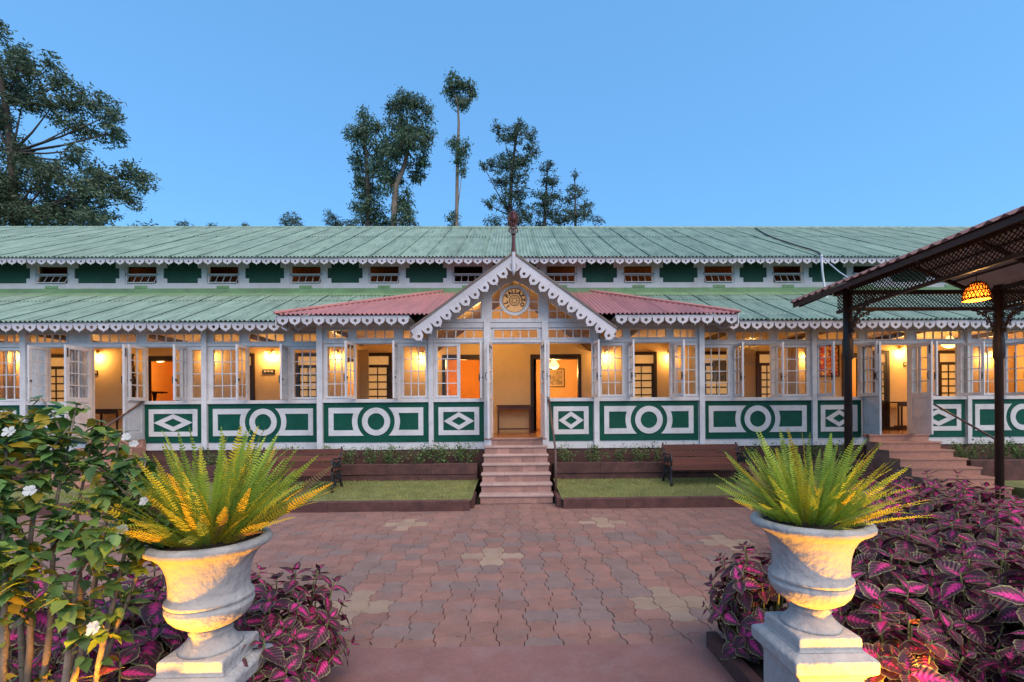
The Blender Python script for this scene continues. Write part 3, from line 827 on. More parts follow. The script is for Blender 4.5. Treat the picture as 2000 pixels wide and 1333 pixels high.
dsl = (LR[1]-LE[1])/(LR[0]-LE[0])
for a, c in ((-15.6, -1.2), (1.2, 15.6)):
    b = MB(); b.add([(a,12.30,LR[1]-.48*dsl+.035),(c,12.30,LR[1]-.48*dsl+.035),(c,12.742,LR[1]+.02),(a,12.742,LR[1]+.02),(c,12.742,LR[1]+.125),(a,12.742,LR[1]+.125)],[(0,1,2,3),(3,2,4,5)])
    put('flashing', b.mesh('flashing', M['flash']), lo)
# fretwork: scalloped boards, each petal with a drilled hole
def petal(wd, h, hole, t=.018):
    q = []
    hw = wd/2
    q += [(-hw, 0), (-hw, -h*.12)]
    for a in (170, 195, 220, 245, 262): q.append((hw*.92*math.cos(R(a)), -h*.30 + h*.52*math.sin(R(a))))
    q.append((0, -h))
    q += [(-x, z) for x, z in reversed(q[:-1])]
    hl = [(hole*math.cos(2*math.pi*i/10), -h*.40 + hole*math.sin(2*math.pi*i/10)) for i in range(10)]
    b = MB(); b.plate(q, [hl], -t/2, t/2)
    return b
P_LO = petal(.252, .185, .036).mesh('petal', M['scallop'])
P_UP = petal(.252, .165, .030).mesh('petal', M['scallop'])
P_GA = petal(.235, .205, .034).mesh('petal', M['scallop'])
def fret(xa, xb, y, z, me, pitch, board, skip=None, name='fretwork'):
    b = MB(); b.box(xa, xb, y-.011, y+.02, z-.002, z+board)
    o = put(name, b.mesh(name, M['scallop']), bld)
    n = max(1, round((xb-xa)/pitch)); pt = (xb-xa)/n
    for i in range(n):
        x = xa+pt*(i+.5)
        if skip and skip(x): continue
        put('petal', me, o, (x, y+rr.uniform(-.003,.003), z), (0, rr.uniform(-.03,.03), 0), scale=(pt/.252*.985, 1, 1))
    return o
xg = 2.35
fret(-12.6, XL-.32, LE[0]+.06, LE[1]-.045, P_LO, .258, .03)
fret(XR+.32, 12.6, LE[0]+.06, LE[1]-.045, P_LO, .258, .03)
fret(-15.2, 15.2, UE[0]+.06, UE[1]-.035, P_UP, .258, .025)
for a, c in ((-15.6, XL-.05), (XR+.05, 15.6)):
    b = MB(); b.box(a, c, LE[0]+.08, YW-.002, LE[1]-.06, LE[1]-.045); put('soffit', b.mesh('soffit', M['white']), bld)
b = MB(); b.box(-21, 21, UE[0]+.081, YB-.061, UE[1]+.02, UE[1]+.035); put('soffit', b.mesh('soffit', M['white_up']), bld)
# porch roof: red hipped lean-to either side of the gable
YE, ZE = 9.50, 3.735
dslr = .412
_a, _l, _r = bp(1003, 492, 9.55), bp(800, 642, 9.55), bp(1206, 640, 9.55)
GAX, GAZ = _a.x, _a.z
GSL = ((GAZ-_l.z)/(GAX-_l.x) + (GAZ-_r.z)/(_r.x-GAX))/2
for s in (-1, 1):
    xo = X(541, 9.6, 618) if s < 0 else X(1440, 9.6, 618)
    xi = X(868, 12.7, 572) if s < 0 else X(1150, 12.7, 572)
    hold = put('porch_roof', None, bld, (0, YE, ZE))
    wd = .76; Lm = 3.32
    L_ = math.hypot(1, dslr)
    n = int(abs(xi-xo)/wd)+2
    for i in range(n):
        a = xo + (-s)*wd*i
        x_lo = a if s < 0 else a-wd
        def top(x, x_lo=x_lo):
            t = (x_lo + x - xo)/(xi-xo)
            return max(.02, min(1, t)) * Lm * L_
        def bot(x, x_lo=x_lo):
            dxa = abs(x_lo + x - GAX)
            return max(0, (GAZ - GSL*dxa - ZE)/dslr) * L_
        put('roof_sheet', corr(wd, 1, 1, dslr, 8, top=top, bot=bot).mesh('roof_sheet', M['roof_red'], True), hold, (x_lo, YE, ZE + .003*(i % 2)))
    # hip return facing the wing
    zt = ZE + Lm*dslr
    A = (xo, YE-.02, ZE+.03); B_ = (xi, YE+Lm, zt+.03)
    q = MB(); dx = s*.30
    q.add([A, B_, (B_[0]+s*.62, B_[1]-.05, LE[1]+(B_[1]-.05-LE[0])*dsl+.03), (A[0]+s*.03, A[1]+.47, LE[1]+.04)], [(0,1,2,3)])
    q.tube([A, B_], .035, 6)
    put('hip_sheet', q.mesh('hip_sheet', M['roof_red2']), hold)
    gx = s*2.14 + .03
    fa, fb = (xo, gx) if s < 0 else (gx, xo)
    fret(fa+.02, fb-.02, YE+.05, ZE-.05, P_LO, .252, .03)
    b = MB(); b.box(fa, fb, YE+.075, YP-.002, ZE-.07, ZE-.055); put('soffit', b.mesh('soffit', M['white']), bld)
    # end of the porch eave
    b = MB(); b.box(xo-.012, xo+.012, YE+.05, YW, ZE-.20, ZE-.02); put('eave_end', b.mesh('eave_end', M['scallop']), bld)

# ------------------------------------------------------------------ gable
YG = 9.55
ap = bp(1003, 492, YG); gl = bp(800, 642, YG); gr = bp(1206, 640, YG)
AX, AZ = ap.x, ap.z
sl = ((AZ-gl.z)/(AX-gl.x) + (AZ-gr.z)/(gr.x-AX))/2
halfw = 2.17
for s in (-1, 1):
    ex = AX+s*halfw; ez = AZ-sl*halfw
    b = MB()
    b.add([(AX,YG-.03,AZ),(AX,YB,AZ),(ex,YB,ez),(ex,YG-.03,ez),(AX,YG-.03,AZ-.05),(AX,YB,AZ-.05),(ex,YB,ez-.05),(ex,YG-.03,ez-.05)],
          [(0,1,2,3),(7,6,5,4),(0,3,7,4),(3,2,6,7)])
    put('gable_roof', b.mesh('gable_roof', M['fascia']), bld)
    u = Vector((s*halfw, 0, -sl*halfw)).normalized(); n_ = Vector((-s*u.z*s, 0, 1)); n_ = Vector((s*sl, 0, 1)).normalized()
    a = Vector((AX, YG, AZ-.052)); e = Vector((ex, YG, ez-.052)); d = .13
    b = MB(); q = [a, e, e - n_*d*1.0, a - Vector((0,0,d*math.hypot(1,sl)))]
    b.add([(p.x, YG-.012, p.z) for p in q]+[(p.x, YG+.014, p.z) for p in q], [(0,1,2,3),(7,6,5,4),(0,4,5,1),(1,5,6,2),(2,6,7,3),(3,7,4,0)])
    o = put('bargeboard', b.mesh('bargeboard', M['scallop']), bld)
    Ln = (e-a).length; npz = 11
    for i in range(npz):
        c = a + u*(Ln*(i+.72)/npz) - n_*(d-.004)
        put('petal', P_GA, o, (c.x, YG-.006, c.z), (0, math.atan(sl)*s, 0), scale=(Ln/npz/.25, 1, 1))
    # soffit of the gable overhang
    b = MB(); i0 = Vector((AX, 0, AZ-.30)); 
    b.add([(AX,YG+.02,AZ-.12),(AX,YP,AZ-.12),(ex,YP,ez-.12),(ex,YG+.02,ez-.12)],[(0,1,2,3)])
    put('gable_soffit', b.mesh('gable_soffit', M['white']), bld)
b = MB(); b.tube([(AX,YG-.01,AZ-.50),(AX,YG-.01,AZ-.44),(AX,YG-.01,AZ-.40),(AX,YG-.01,AZ-.02)], [.006,.035,.045,.045], 8); put('king_post', b.mesh('king_post', M['scallop']), bld)
# gable wall with its glazing
def G(px, py):
    p = bp(px, py, YP); return (p.x, p.z)
wt = AZ-.11
outer = [(AX-halfw*1.02, 3.60), (AX+halfw*1.02, 3.60), (AX, 3.60+sl*halfw*1.02)]
k0 = (wt - (3.60+sl*halfw*1.02))
gz = wt
hwb = (gz-3.668)/sl
outer = [(AX-hwb, 3.668), (AX+hwb, 3.668), (AX, gz)]
t1 = [G(890,623), G(939,623), G(939,590)]
t2 = [G(1072,623), G(1121,623), G(1072,590)]
lun = [G(961,623.5), G(1051,623.5), G(1051,576), G(1024,558), G(1004,549), G(985,558), G(961,576)]
b = MB(); b.plate(outer, [t1, t2, lun], YP-.012, YP+.04); gw = put('gable_wall', b.mesh('gable_wall', M['white']), bld)
b = MB(); b.box(AX-hwb-.1, AX+hwb+.1, YP-.05, YP-.013, 3.665, 3.745); put('gable_beam', b.mesh('gable_beam', M['white']), bld)
for p0, p1, pt in ((941,959,581),(1053,1070,581)):
    x0, _ = G(p0, 600); x1, _ = G(p1, 600); zt = gz - sl*max(abs(x0-AX), abs(x1-AX)) - .02
    b = MB(); b.box(x0, x1, YP-.035, YP-.013, 3.747, zt); put('gable_post', b.mesh('gable_post', M['white']), bld)
for poly in (t1, t2, lun):
    b = MB(); b.add([(x, YP+.012, z) for x, z in poly], [tuple(range(len(poly)))]); o = put('gable_glass', b.mesh('gable_glass', M['glass']), bld)
    xs = [p_[0] for p_ in poly]; zs = [p_[1] for p_ in poly]
    def ztop(x, poly=poly):
        best = min(zs)
        for i in range(len(poly)):
            (xa_, za_), (xb_, zb_) = poly[i], poly[(i+1) % len(poly)]
            if abs(xa_-xb_) > 1e-6 and min(xa_,xb_) <= x <= max(xa_,xb_): best = max(best, za_+(zb_-za_)*(x-xa_)/(xb_-xa_))
        return best
    b = MB(); n = 3 if len(poly) == 3 else 5
    for i in range(1, n):
        x = min(xs)+(max(xs)-min(xs))*i/n; b.box(x-.011, x+.011, YP-.008, YP+.010, min(zs), ztop(x))
    if len(poly) > 3:
        for i in range(1, 3):
            z = min(zs)+.19*i; b.box(min(xs), max(xs), YP-.010, YP+.008, z-.011, z+.011)
    else:
        z = min(zs)+.17; xr = [x for x in xs]; xi_ = xs[1] if poly is t1 else xs[0]; xo_ = xs[0] if poly is t1 else xs[1]
        b.box(xi_, xi_+(xo_-xi_)*(1-.17/(max(zs)-min(zs))), YP-.010, YP+.008, z-.011, z+.011)
    put('glazing_bar', b.mesh('glazing_bar', M['white']), o)
# round sign with the hotel's name
cx, cz = G(1005, 588)
b = MB(); b.plate(circ(cx,cz,.335,0,2*math.pi*47/48,47), [circ(cx,cz,.270,0,2*math.pi*47/48,47)], YP-.05, YP-.0135)
sg = put('round_sign', b.mesh('round_sign', M['white']), bld)
b = MB(); b.plate(circ(cx,cz,.2695,0,2*math.pi*47/48,47), [], YP-.028, YP-.016); put('sign_disc', b.mesh('sign_disc', PM('lit_sign_glass', (0.55,0.32,0.13), 0.4, 0.1, 8, None, emit=(1.0,0.42,0.10), estr=0.16)), sg)
for r1, r0 in ((.268,.258),(.125,.110),(.088,.080),(.05,.04)):
    b = MB(); b.plate(circ(cx,cz,r1,0,2*math.pi*31/32,31), [circ(cx,cz,r0,0,2*math.pi*31/32,31)], YP-.034, YP-.0285); put('sign_ring', b.mesh('sign_ring', M['letter']), sg)
b = MB()
for k in range(8):
    a = k*math.pi/4; b.bar((cx+.04*math.cos(a), YP-.031, cz+.04*math.sin(a)), (cx+.085*math.cos(a), YP-.031, cz+.085*math.sin(a)), .006, .006, (0,1,0))
for k in range(24):
    a = k*math.pi/12; b.bar((cx+.245*math.cos(a), YP-.031, cz+.245*math.sin(a)), (cx+.26*math.cos(a), YP-.031, cz+.26*math.sin(a)), .008, .005, (0,1,0))
put('sign_tracery', b.mesh('sign_tracery', M['letter']), sg)
for ch, a in zip('ILPALLAZZO', (222,194,150,124,101,80,57,32,4,-28)):
    cu = bpy.data.curves.new('letter', 'FONT'); cu.body = ch; cu.size = .115; cu.extrude = .004; cu.offset = .006; cu.align_x = 'CENTER'; cu.align_y = 'CENTER'
    cu.materials.append(M['letter'])
    tmp = bpy.data.objects.new('letter', cu); C.objects.link(tmp)
    me = bpy.data.meshes.new_from_object(tmp.evaluated_get(bpy.context.evaluated_depsgraph_get()))
    bpy.data.objects.remove(tmp)
    o = put('letter', me, sg, (cx+.19*math.cos(R(a)), YP-.036, cz+.19*math.sin(R(a))))
    o.rotation_euler = (Matrix.Rotation(-R(a-90), 3, 'Y') @ Matrix.Rotation(R(90), 3, 'X')).to_euler()
# finial of scrolled iron
b = MB(); fz = AZ; fy = YG
b.tube([(AX,fy,fz-.02),(AX,fy,fz+.10),(AX,fy,fz+.36)], [.055,.042,.028], 8)
b.lathe([(.02,.35),(.05,.36),(.05,.385),(.02,.39)], 10, (AX,fy,fz))
def spiral(c, r, turns, s, ax):
    pts = []
    for i in range(18):
        t = i/17; a = t*turns*2*math.pi; rr_ = r*(1-.75*t)
        dx, dz_ = s*(r - rr_*math.cos(a)), rr_*math.sin(a)
        pts.append((c[0]+dx*ax[0], c[1]+dx*ax[1], c[2]+dz_))
    return pts
for ax in ((1,0),(0,1)):
    for s in (-1, 1):
        b.tube(spiral((AX,fy,fz+.44), .055, 1.3, s, ax),   .013, 5)
        b.tube(spiral((AX,fy,fz+.54), .045, 1.3, s, ax),   .013, 5)
        b.tube([(AX+s*ax[0]*.105*math.sin(t*.32), fy+s*ax[1]*.105*math.sin(t*.32), fz+.52+.33*t/9.8) for t in range(0, 11)],   .013, 5)
        b.tube([(AX+s*ax[0]*.06*math.sin(t*.32), fy+s*ax[1]*.06*math.sin(t*.32), fz+.55+.27*t/9.8) for t in range(0, 11)], .011, 5)
b.tube([(AX,fy,fz+.36),(AX,fy,fz+.88)], .010, 6)
b.lathe([(.005,.60),(.05,.66),(.055,.70),(.05,.74),(.005,.80)], 8, (AX,fy,fz))
put('finial', b.mesh('finial', M['finial']), bld)
# ------------------------------------------------------------------ lamps and things inside the veranda
LAMP = 0.98
def point(name, loc, e, col=(1.0,0.56,0.18), r=.05, parent=None):
    d = bpy.data.lights.new(name, 'POINT'); d.energy = e*LAMP; d.color = col; d.shadow_soft_size = r
    o = bpy.data.objects.new(name, d); C.objects.link(o); o.location = loc
    if parent is not None:
        o.parent = parent; o.location = Vector(loc) - W[parent.name]
    return o
def tulip(c, r=.065, h=.11):
    b = MB(); b.lathe([(r*.35,h),(r*.55,h*.92),(r*.72,h*.6),(r*.8,h*.3),(r,0)], 14, (c[0],c[1],c[2]-h), cap0=False, cap1=True)
    return b
def sconce(px, py, n, label, e=20):
    p = bp(px, py, YB-.14)
    t = thing('wall_lamp', label, 'lamp', (p.x, YB, p.z), 'lit veranda wall lamps')
    b = MB(); b.lathe([(.045,0),(.05,.008),(.02,.02)], 12); 
    q = MB(); q.add([(p.x+x, YB-.004-z, p.z+.06+y) for x, y, z in b.v], b.f)
    offs = [0] if n == 1 else [-.11, .11]
    for dx in offs:
        q.tube([(p.x, YB-.02, p.z+.06),(p.x+dx*.6, YB-.10, p.z+.09),(p.x+dx, YB-.14, p.z+.075),(p.x+dx, YB-.14, p.z+.04)], .008, 6)
    put('bracket', q.mesh('bracket', M['brass']), t)
    for dx in offs:
        s = put('lamp_shade', tulip((p.x+dx, YB-.14, p.z+.05)).mesh('lamp_shade', M['shade'], True), t)
        bb = MB(); bb.lathe([(.005,-.03),(.022,-.02),(.028,0),(.02,.025),(.005,.035)], 10, (p.x+dx, YB-.14, p.z-.01))
        put('bulb', bb.mesh('bulb', M['bulb'], True), s)
        point('lamp_light', (p.x+dx, YB-.14, p.z-.09), e/len(offs), parent=t)
sconce(183, 690, 1, 'lit wall lamp seen through the far left doorway', 24)
sconce(527, 690, 2, 'lit twin wall lamp over the plate in the open left wing window', 26)
sconce(822, 692, 1, 'lit wall lamp behind the fixed window just left of the porch diamond panel', 24)
sconce(1186, 690, 1, 'lit wall lamp behind the fixed window just right of the porch diamond panel', 24)
sconce(1467, 655, 1, 'lit wall lamp above the framed cloth in the right wing', 18)
sconce(1765, 682, 1, 'lit wall lamp seen through the doorway under the canopy', 24)
sconce(1935, 690, 1, 'lit wall lamp at the far right end of the veranda', 22)
sconce(30, 690, 1, 'lit wall lamp at the far left end of the veranda', 22)
sconce(404, 690, 1, 'added unseen wall lamp behind the post between diamond and ring panels on the left', 16)  # unseen lamp, added to brighten the left wing wall
sconce(655, 690, 1, 'lit wall lamp behind the leftmost porch window', 18)
def ceiling_lamp(px, Yc, zc, label, e, name='ceiling_lamp'):
    x = X(px, Yc)
    t = thing(name, label, 'lamp', (x, Yc, zc), 'lit ceiling lamps')
    b = MB(); b.lathe([(.03,.30),(.05,.28),(.16,.10),(.17,.06),(.10,0),(.01,-.02)], 18, (x,Yc,zc), cap0=False, cap1=False)
    put('lamp_shade', b.mesh('lamp_shade', M['shade'], True), t)
    b = MB(); b.tube([(x,Yc,zc+.28),(x,Yc,zc+.62)], .01, 6); put('rod', b.mesh('rod', M['brass']), t)
    point('lamp_light', (x, Yc, zc-.12), e, r=.12, parent=t)
ceiling_lamp(1082, YB+1.6, 3.10, 'glowing shaded lamp hanging in the room right of the central doorway', 46)
ceiling_lamp(905, YB+1.2, 3.35, 'glowing lamp in the orange room left of the central doorway', 40)
ceiling_lamp(312, YB+1.4, 3.35, 'glowing lamp in the orange room beyond the left wing window', 34)
ceiling_lamp(1665, YB+1.2, 3.35, 'glowing lamp in the yellow room behind the near canopy post', 55)
ceiling_lamp(2008, YB+1.2, 3.35, 'glowing lamp in the orange room at the far right edge', 30)
ceiling_lamp(1855, YB-1.0, 3.34, 'flat glowing ceiling lamp behind the windows right of the canopy doorway', 24)
o = put('loft_bulb', MB().lathe([(.01,0),(.03,.02),(.035,.05),(.02,.09)], 10, (-.62, YP+1.0, 4.05)).mesh('loft_bulb', M['bulb'], True), bld); point('loft_light', (-.62, YP+1.0, 4.0), 50, parent=o)
for px, e in ((1170,14),(1323,9),(520,7),(676,7),(195,6),(1470,6)):
    x = X(px, YB+1.1, 530); b = MB(); b.lathe([(.01,0),(.03,.02),(.035,.05),(.02,.09)], 10, (x, YB+1.1, 5.70))
    o = put('loft_bulb', b.mesh('loft_bulb', M['bulb'], True), bld); point('loft_light', (x, YB+1.1, 5.64), e, parent=o)
sconce(1310, 690, 1, 'added unseen wall lamp behind the fixed window at the right end of the porch', 18)  # out of sight, added for more even light in the veranda
sconce(1580, 690, 1, 'added unseen wall lamp behind the post beside the red painting', 16)  # another hidden lamp, added to raise the wall brightness
# a console table in the central doorway, a stool and a round table
def table(label, px0, px1, Y_, top, cat='table', group='veranda tables', depth=.36, leg=.035, mat='wood_red'):
    x0, x1 = X(px0, Y_, 800), X(px1, Y_, 800)
    t = thing('console_table', label, cat, ((x0+x1)/2, Y_, ZF), group)
    b = MB(); b.box(x0-.03, x1+.03, Y_-depth/2-.02, Y_+depth/2+.02, ZF+top-.03, ZF+top); put('table_top', b.mesh('table_top', M[mat]), t)
    b = MB(); b.box(x0+leg, x1-leg, Y_-depth/2+.01, Y_-depth/2+.03, ZF+top-.13, ZF+top-.031); put('apron', b.mesh('apron', M[mat]), t)
    for a in (x0, x1-leg):
        for c in (Y_-depth/2, Y_+depth/2-leg):
            b = MB(); b.box(a, a+leg, c, c+leg, ZF, ZF+top-.031); put('leg', b.mesh('leg', M[mat]), t)
    b = MB(); b.box(x0+leg, x1-leg, Y_-.012, Y_+.012, ZF+.10, ZF+.14); put('stretcher', b.mesh('stretcher', M[mat]), t)
table('slim red-brown console table against the wall in the central doorway', 972, 1036, YB-.25, .78)
table('small dark table against the wall in the canopy doorway', 1744, 1772, YB-.3, .80, mat='wood')
table('dark side table against the wall in the far left doorway', 186, 240, YB-.3, .74, mat='wood')
c = bp(302, 780, YB+1.0)
t = thing('pedestal_table', 'round dark pedestal table in the orange room on the left', 'table', (c.x, c.y, ZF))
b = MB(); b.lathe([(.30,1.24),(.32,1.25),(.32,1.275),(.30,1.28)], 20, (c.x,c.y,ZF)); put('table_top', b.mesh('table_top', M['wood']), t)
b = MB(); b.lathe([(.2,0),(.18,.03),(.05,.08),(.04,.5),(.055,.8),(.035,1.0),(.06,1.24)], 12, (c.x,c.y,ZF)); put('column', b.mesh('column', M['wood'], True), t)
def picture(label, px0, px1, py0, py1, Y_, art, fw=.03, mount=.05, fm='wood'):
    a, c = bp(px0, py1, Y_), bp(px1, py0, Y_)
    t = thing('framed_picture', label, 'picture', ((a.x+c.x)/2, Y_, a.z), 'framed pictures on the veranda walls')
    b = MB(); ring(b, a.x, c.x, a.z, c.z, fw, Y_-.025, Y_-.001); put('frame', b.mesh('frame', M[fm]), t)
    b = MB(); b.box(a.x, c.x, Y_-.008, Y_-.002, a.z, c.z); put('mount', b.mesh('mount', M['mount']), t)
    b = MB(); b.box(a.x+mount, c.x-mount, Y_-.012, Y_-.0085, a.z+mount, c.z-mount); put('print', b.mesh('print', M[art]), t)
picture('framed landscape print on the wall of the room right of the central doorway', 1066, 1101, 722, 755, YB+3.19, 'art2')
picture('bright red and gold painting behind the open window by the canopy post', 1600, 1636, 676, 734, YB, 'art', .035, .004)
picture('pale framed cloth behind the open right wing window', 1452, 1476, 640, 712, YB, 'mount', .025, .02, 'plate')
picture('dim framed group of prints behind the dark right wing window', 1393, 1416, 706, 744, YB-.06, 'art2', .02, .015)
for px, py, wd, lab in ((525,726,24,'small room number plate under the twin wall lamp'),(185,728,14,'small dark number plate beside the far left doorway lamp'),(1768,712,8,'small dark plate under the lamp in the canopy doorway')):
    a, c = bp(px-wd/2, py+4, YB), bp(px+wd/2, py-4, YB)
    t = thing('number_plate', lab, 'plate', ((a.x+c.x)/2, YB, a.z), 'number plates')
    b = MB(); b.box(a.x, c.x, YB-.02, YB-.001, a.z, c.z); put('board', b.mesh('board', M['wood']), t)
    b = MB()
    for k in range(3):
        u = a.x+(c.x-a.x)*(.14+.27*k); b.box(u, u+(c.x-a.x)*.19, YB-.026, YB-.0205, a.z+.03, c.z-.03)
    put('digit_tile', b.mesh('digit_tile', M['plate']), t)
def curtain(px0, px1, Y_, label):
    x0, x1 = X(px0, Y_), X(px1, Y_); b = MB(); n = 48; vs = []
    for i in range(n+1):
        x = x0+(x1-x0)*i/n; y = Y_+.03*math.sin(i*.9)+.012*math.sin(i*2.3)
        vs += [(x,y,ZF+.03),(x,y+.01,3.45)]
    b.add(vs, [(2*i,2*i+2,2*i+3,2*i+1) for i in range(n)])
    tag(put('curtain', b.mesh('curtain', M['curtain'], True)), label, 'curtain', 'long cream curtains')
curtain(697, 721, YB-.3, 'long cream curtain in the open porch window on the left')
curtain(1540, 1560, YB-.3, 'long cream curtain behind the fixed right wing window before the post')
curtain(1868, 1882, YB-.4, 'long cream curtain right of the dark door beyond the canopy doorway')
curtain(6, 30, YB-.3, 'long cream curtain behind the leftmost window')

# ------------------------------------------------------------------ handrails
def rail(label, a, b_, post_at, zp):
    t = thing('handrail', label, 'handrail', (post_at[0], post_at[1], 0), 'stair handrails')
    q = MB(); q.tube([a, b_], .021, 8); put('rail', q.mesh('rail', M['rail'], True), t)
    q = MB(); q.tube([(post_at[0], post_at[1], 0), (post_at[0], post_at[1], zp)], .021, 8); put('post', q.mesh('post', M['rail'], True), t)
rail('brown handrail running down the right side of the central stairs', (SXR+.06, YP-.09, 1.95), (SXR+.05, 8.45, .95), (SXR+.05, 8.45), .96)
a = bp(1824, 790, YW-.1); c = bp(1944, 858, 8.9)
rail('brown handrail running down the right side of the canopy stairs', a, c, (c.x, c.y), c.z+.01)
a = bp(278, 786, YW-.1); c = bp(188, 846, 9.2)
rail('brown handrail beside the far left doorway', a, c, (c.x, c.y), c.z+.01)
q = MB()
t = thing('staircase', 'plain granite stairs to the far left doorway behind the bush', 'stairs', (X(231,YW), 9.6, 0), 'entrance stairs')
for i in range(NR):
    yf = YW-.1-(NR-1-i)*.29; q = MB()
    q.box(X(181,YW)-.05, X(281,YW)+.05, yf, YW-.02, -.05 if i == 0 else RS*i, RS*(i+1)); put('step', q.mesh('step', M['step_r']), t)

# ------------------------------------------------------------------ benches
def bench(label, loc, rotz, Lb=1.55):
    t = thing('park_bench', label, 'bench', loc, 'park benches on the lawn', rotz)
    W[t.name] = Vector((0,0,0))
    def s(name, me, **k): return put(name, me, t, local=True, **k)
    for i in range(3):
        b = MB(); b.box(-Lb/2, Lb/2, -.27+.135*i, -.27+.135*i+.118, .375, .405); s('seat_slat', b.mesh('seat_slat', M['bench']))
    for i in range(3):
        z = .455+.125*i; y = .155+.035*i
        b = MB(); b.bar((-Lb/2, y, z), (Lb/2, y, z), .026, .112, (0,-.28,1)) if False else b.box(-Lb/2, Lb/2, y-.013, y+.013, z-.055, z+.055)
        o = s('back_slat', b.mesh('back_slat', M['bench']))
    b = MB(); b.box(-Lb/2+.02, Lb/2-.02, -.285, -.27, .30, .374); s('front_rail', b.mesh('front_rail', M['bench']))
    for sx in (-1, 1):
        x = sx*(Lb/2-.03); b = MB()
        b.tube([(x,-.30,0),(x,-.27,.08),(x,-.25,.2),(x,-.28,.33),(x,-.27,.365)], [.03,.022,.018,.02,.024], 7)
        b.tube([(x,.24,0),(x,.19,.1),(x,.13,.25),(x,.12,.365)], [.03,.022,.02,.024], 7)
        b.tube([(x,-.28,.355),(x,0,.350),(x,.14,.365)], .017, 6)
        b.tube([(x,.13,.36),(x,.15,.5),(x,.21,.68),(x,.25,.80)], [.022,.02,.018,.016], 7)
        b.tube([(x,-.27,.36),(x,-.29,.48),(x,-.27,.58),(x,-.20,.60),(x,-.05,.585),(x,.12,.59),(x,.17,.575)], .018, 7)
        for cy, cz_, r_ in ((-.20,.50,.06),(-.08,.47,.055),(.04,.48,.055),(-.2,.22,.055),(-.05,.27,.05),(.07,.24,.05),(-.13,.13,.035)):
            b.tube([(x, cy+r_*math.cos(k*.5), cz_+r_*math.sin(k*.5)) for k in range(14)], .011, 5)
            b.tube([(x, cy+r_*.45*math.cos(k*.6), cz_+r_*.45*math.sin(k*.6)) for k in range(11)], .009, 5)
        b.tube([(x,-.26,.1),(x,-.1,.16),(x,.17,.12)], .012, 6)
        s('end_frame', b.mesh('end_frame', M['iron'], True))
pl = bp(655, 952, 8.55); xr = X(1296, 9.1, 940)
bench('varnished wooden bench with black iron ends behind the left fern', (pl.x-1.55/2, 8.72, lawn_z(8.72)), R(1.5))
bench('varnished wooden bench with black iron ends behind the right fern', (xr+1.55/2, 8.98, lawn_z(8.98)), R(-1.0))

# ------------------------------------------------------------------ canopy on the right
cy0 = 8.0
p1 = bp(1656, 700, cy0); p2 = bp(1951, 700, cy0)
can = thing('canopy', 'dark steel canopy with lattice beams and maroon tiled roof on the right', 'canopy', (p1.x, cy0, 0))
PX1, PX2 = p1.x, p2.x
zb0, zb1 = bp(1800, 604, cy0).z, bp(1800, 571, cy0).z
ev = bp(1550, 592, 8.5)
EX, EZ = ev.x, ev.z
RXc = (PX1+PX2)/2; RZ = EZ+(RXc-EX)*.40
EX2 = 2*RXc-EX
yn = 1.5
def cpost(x, y, r_=.062):
    b = MB(); b.tube([(x,y,-.05),(x,y,2.55),(x,y,2.6),(x,y,2.9),(x,y,2.95),(x,y,zb1+.12)], [r_,r_,r_*1.35,r_*1.35,r_*1.15,r_*1.15], 10); put('post', b.mesh('post', M['steel_br'], True), can)
for y in (cy0, 5.1, 2.2):
    for x in (PX1, PX2): cpost(x, y)
def lattice(a, b_, z0, z1, cell=.046, t=.011):
    """crossed slats in the vertical plane through a and b_"""
    a = Vector(a); b_ = Vector(b_); d = (b_-a); L_ = d.length; d.normalize(); h = z1-z0
    m = MB(); nrm = d.cross(Vector((0,0,1)))
    step = cell*1.414; k = -h
    while k < L_:
        for s in (0, 1):
            u0, u1 = k, k+h; q0, q1 = (z0, z1) if s == 0 else (z1, z0)
            if u0 < 0: f = -u0/(u1-u0); q0 = q0+(q1-q0)*f; u0 = 0
            if u1 > L_: f = (L_-u0)/(u1-u0); q1 = q0+(q1-q0)*f; u1 = L_
            if u1-u0 > .004:
                A = a+d*u0+nrm*(.004*(1 if s else -1)); B_ = a+d*u1+nrm*(.004*(1 if s else -1))
                m.bar((A.x,A.y,q0), (B_.x,B_.y,q1), .006, t*1.5, up=tuple(nrm))
        k += step
    return m
def lattice_beam(a, b_, z0, z1, chord=.055):
    m = lattice(a, b_, z0+chord*.6, z1-chord*.6); put('lattice', m.mesh('lattice', M['steel_br']), can)
    b = MB(); b.bar((a[0],a[1],z0), (b_[0],b_[1],z0), .05, chord); put('bottom_chord', b.mesh('bottom_chord', M['steel_br']), can)
    b = MB(); b.bar((a[0],a[1],z1), (b_[0],b_[1],z1), .06, chord*1.25); put('top_chord', b.mesh('top_chord', M['steel_br']), can)
lattice_beam((PX1,cy0,0), (PX2,cy0,0), zb0, zb1)
lattice_beam((PX2,cy0,0), (PX2+2.2,cy0,0), zb0, zb1)
lattice_beam((PX1,cy0+.25,0), (PX1,yn,0), zb0, zb1+.05)
lattice_beam((PX2,cy0+.25,0), (PX2,yn,0), zb0, zb1+.05)
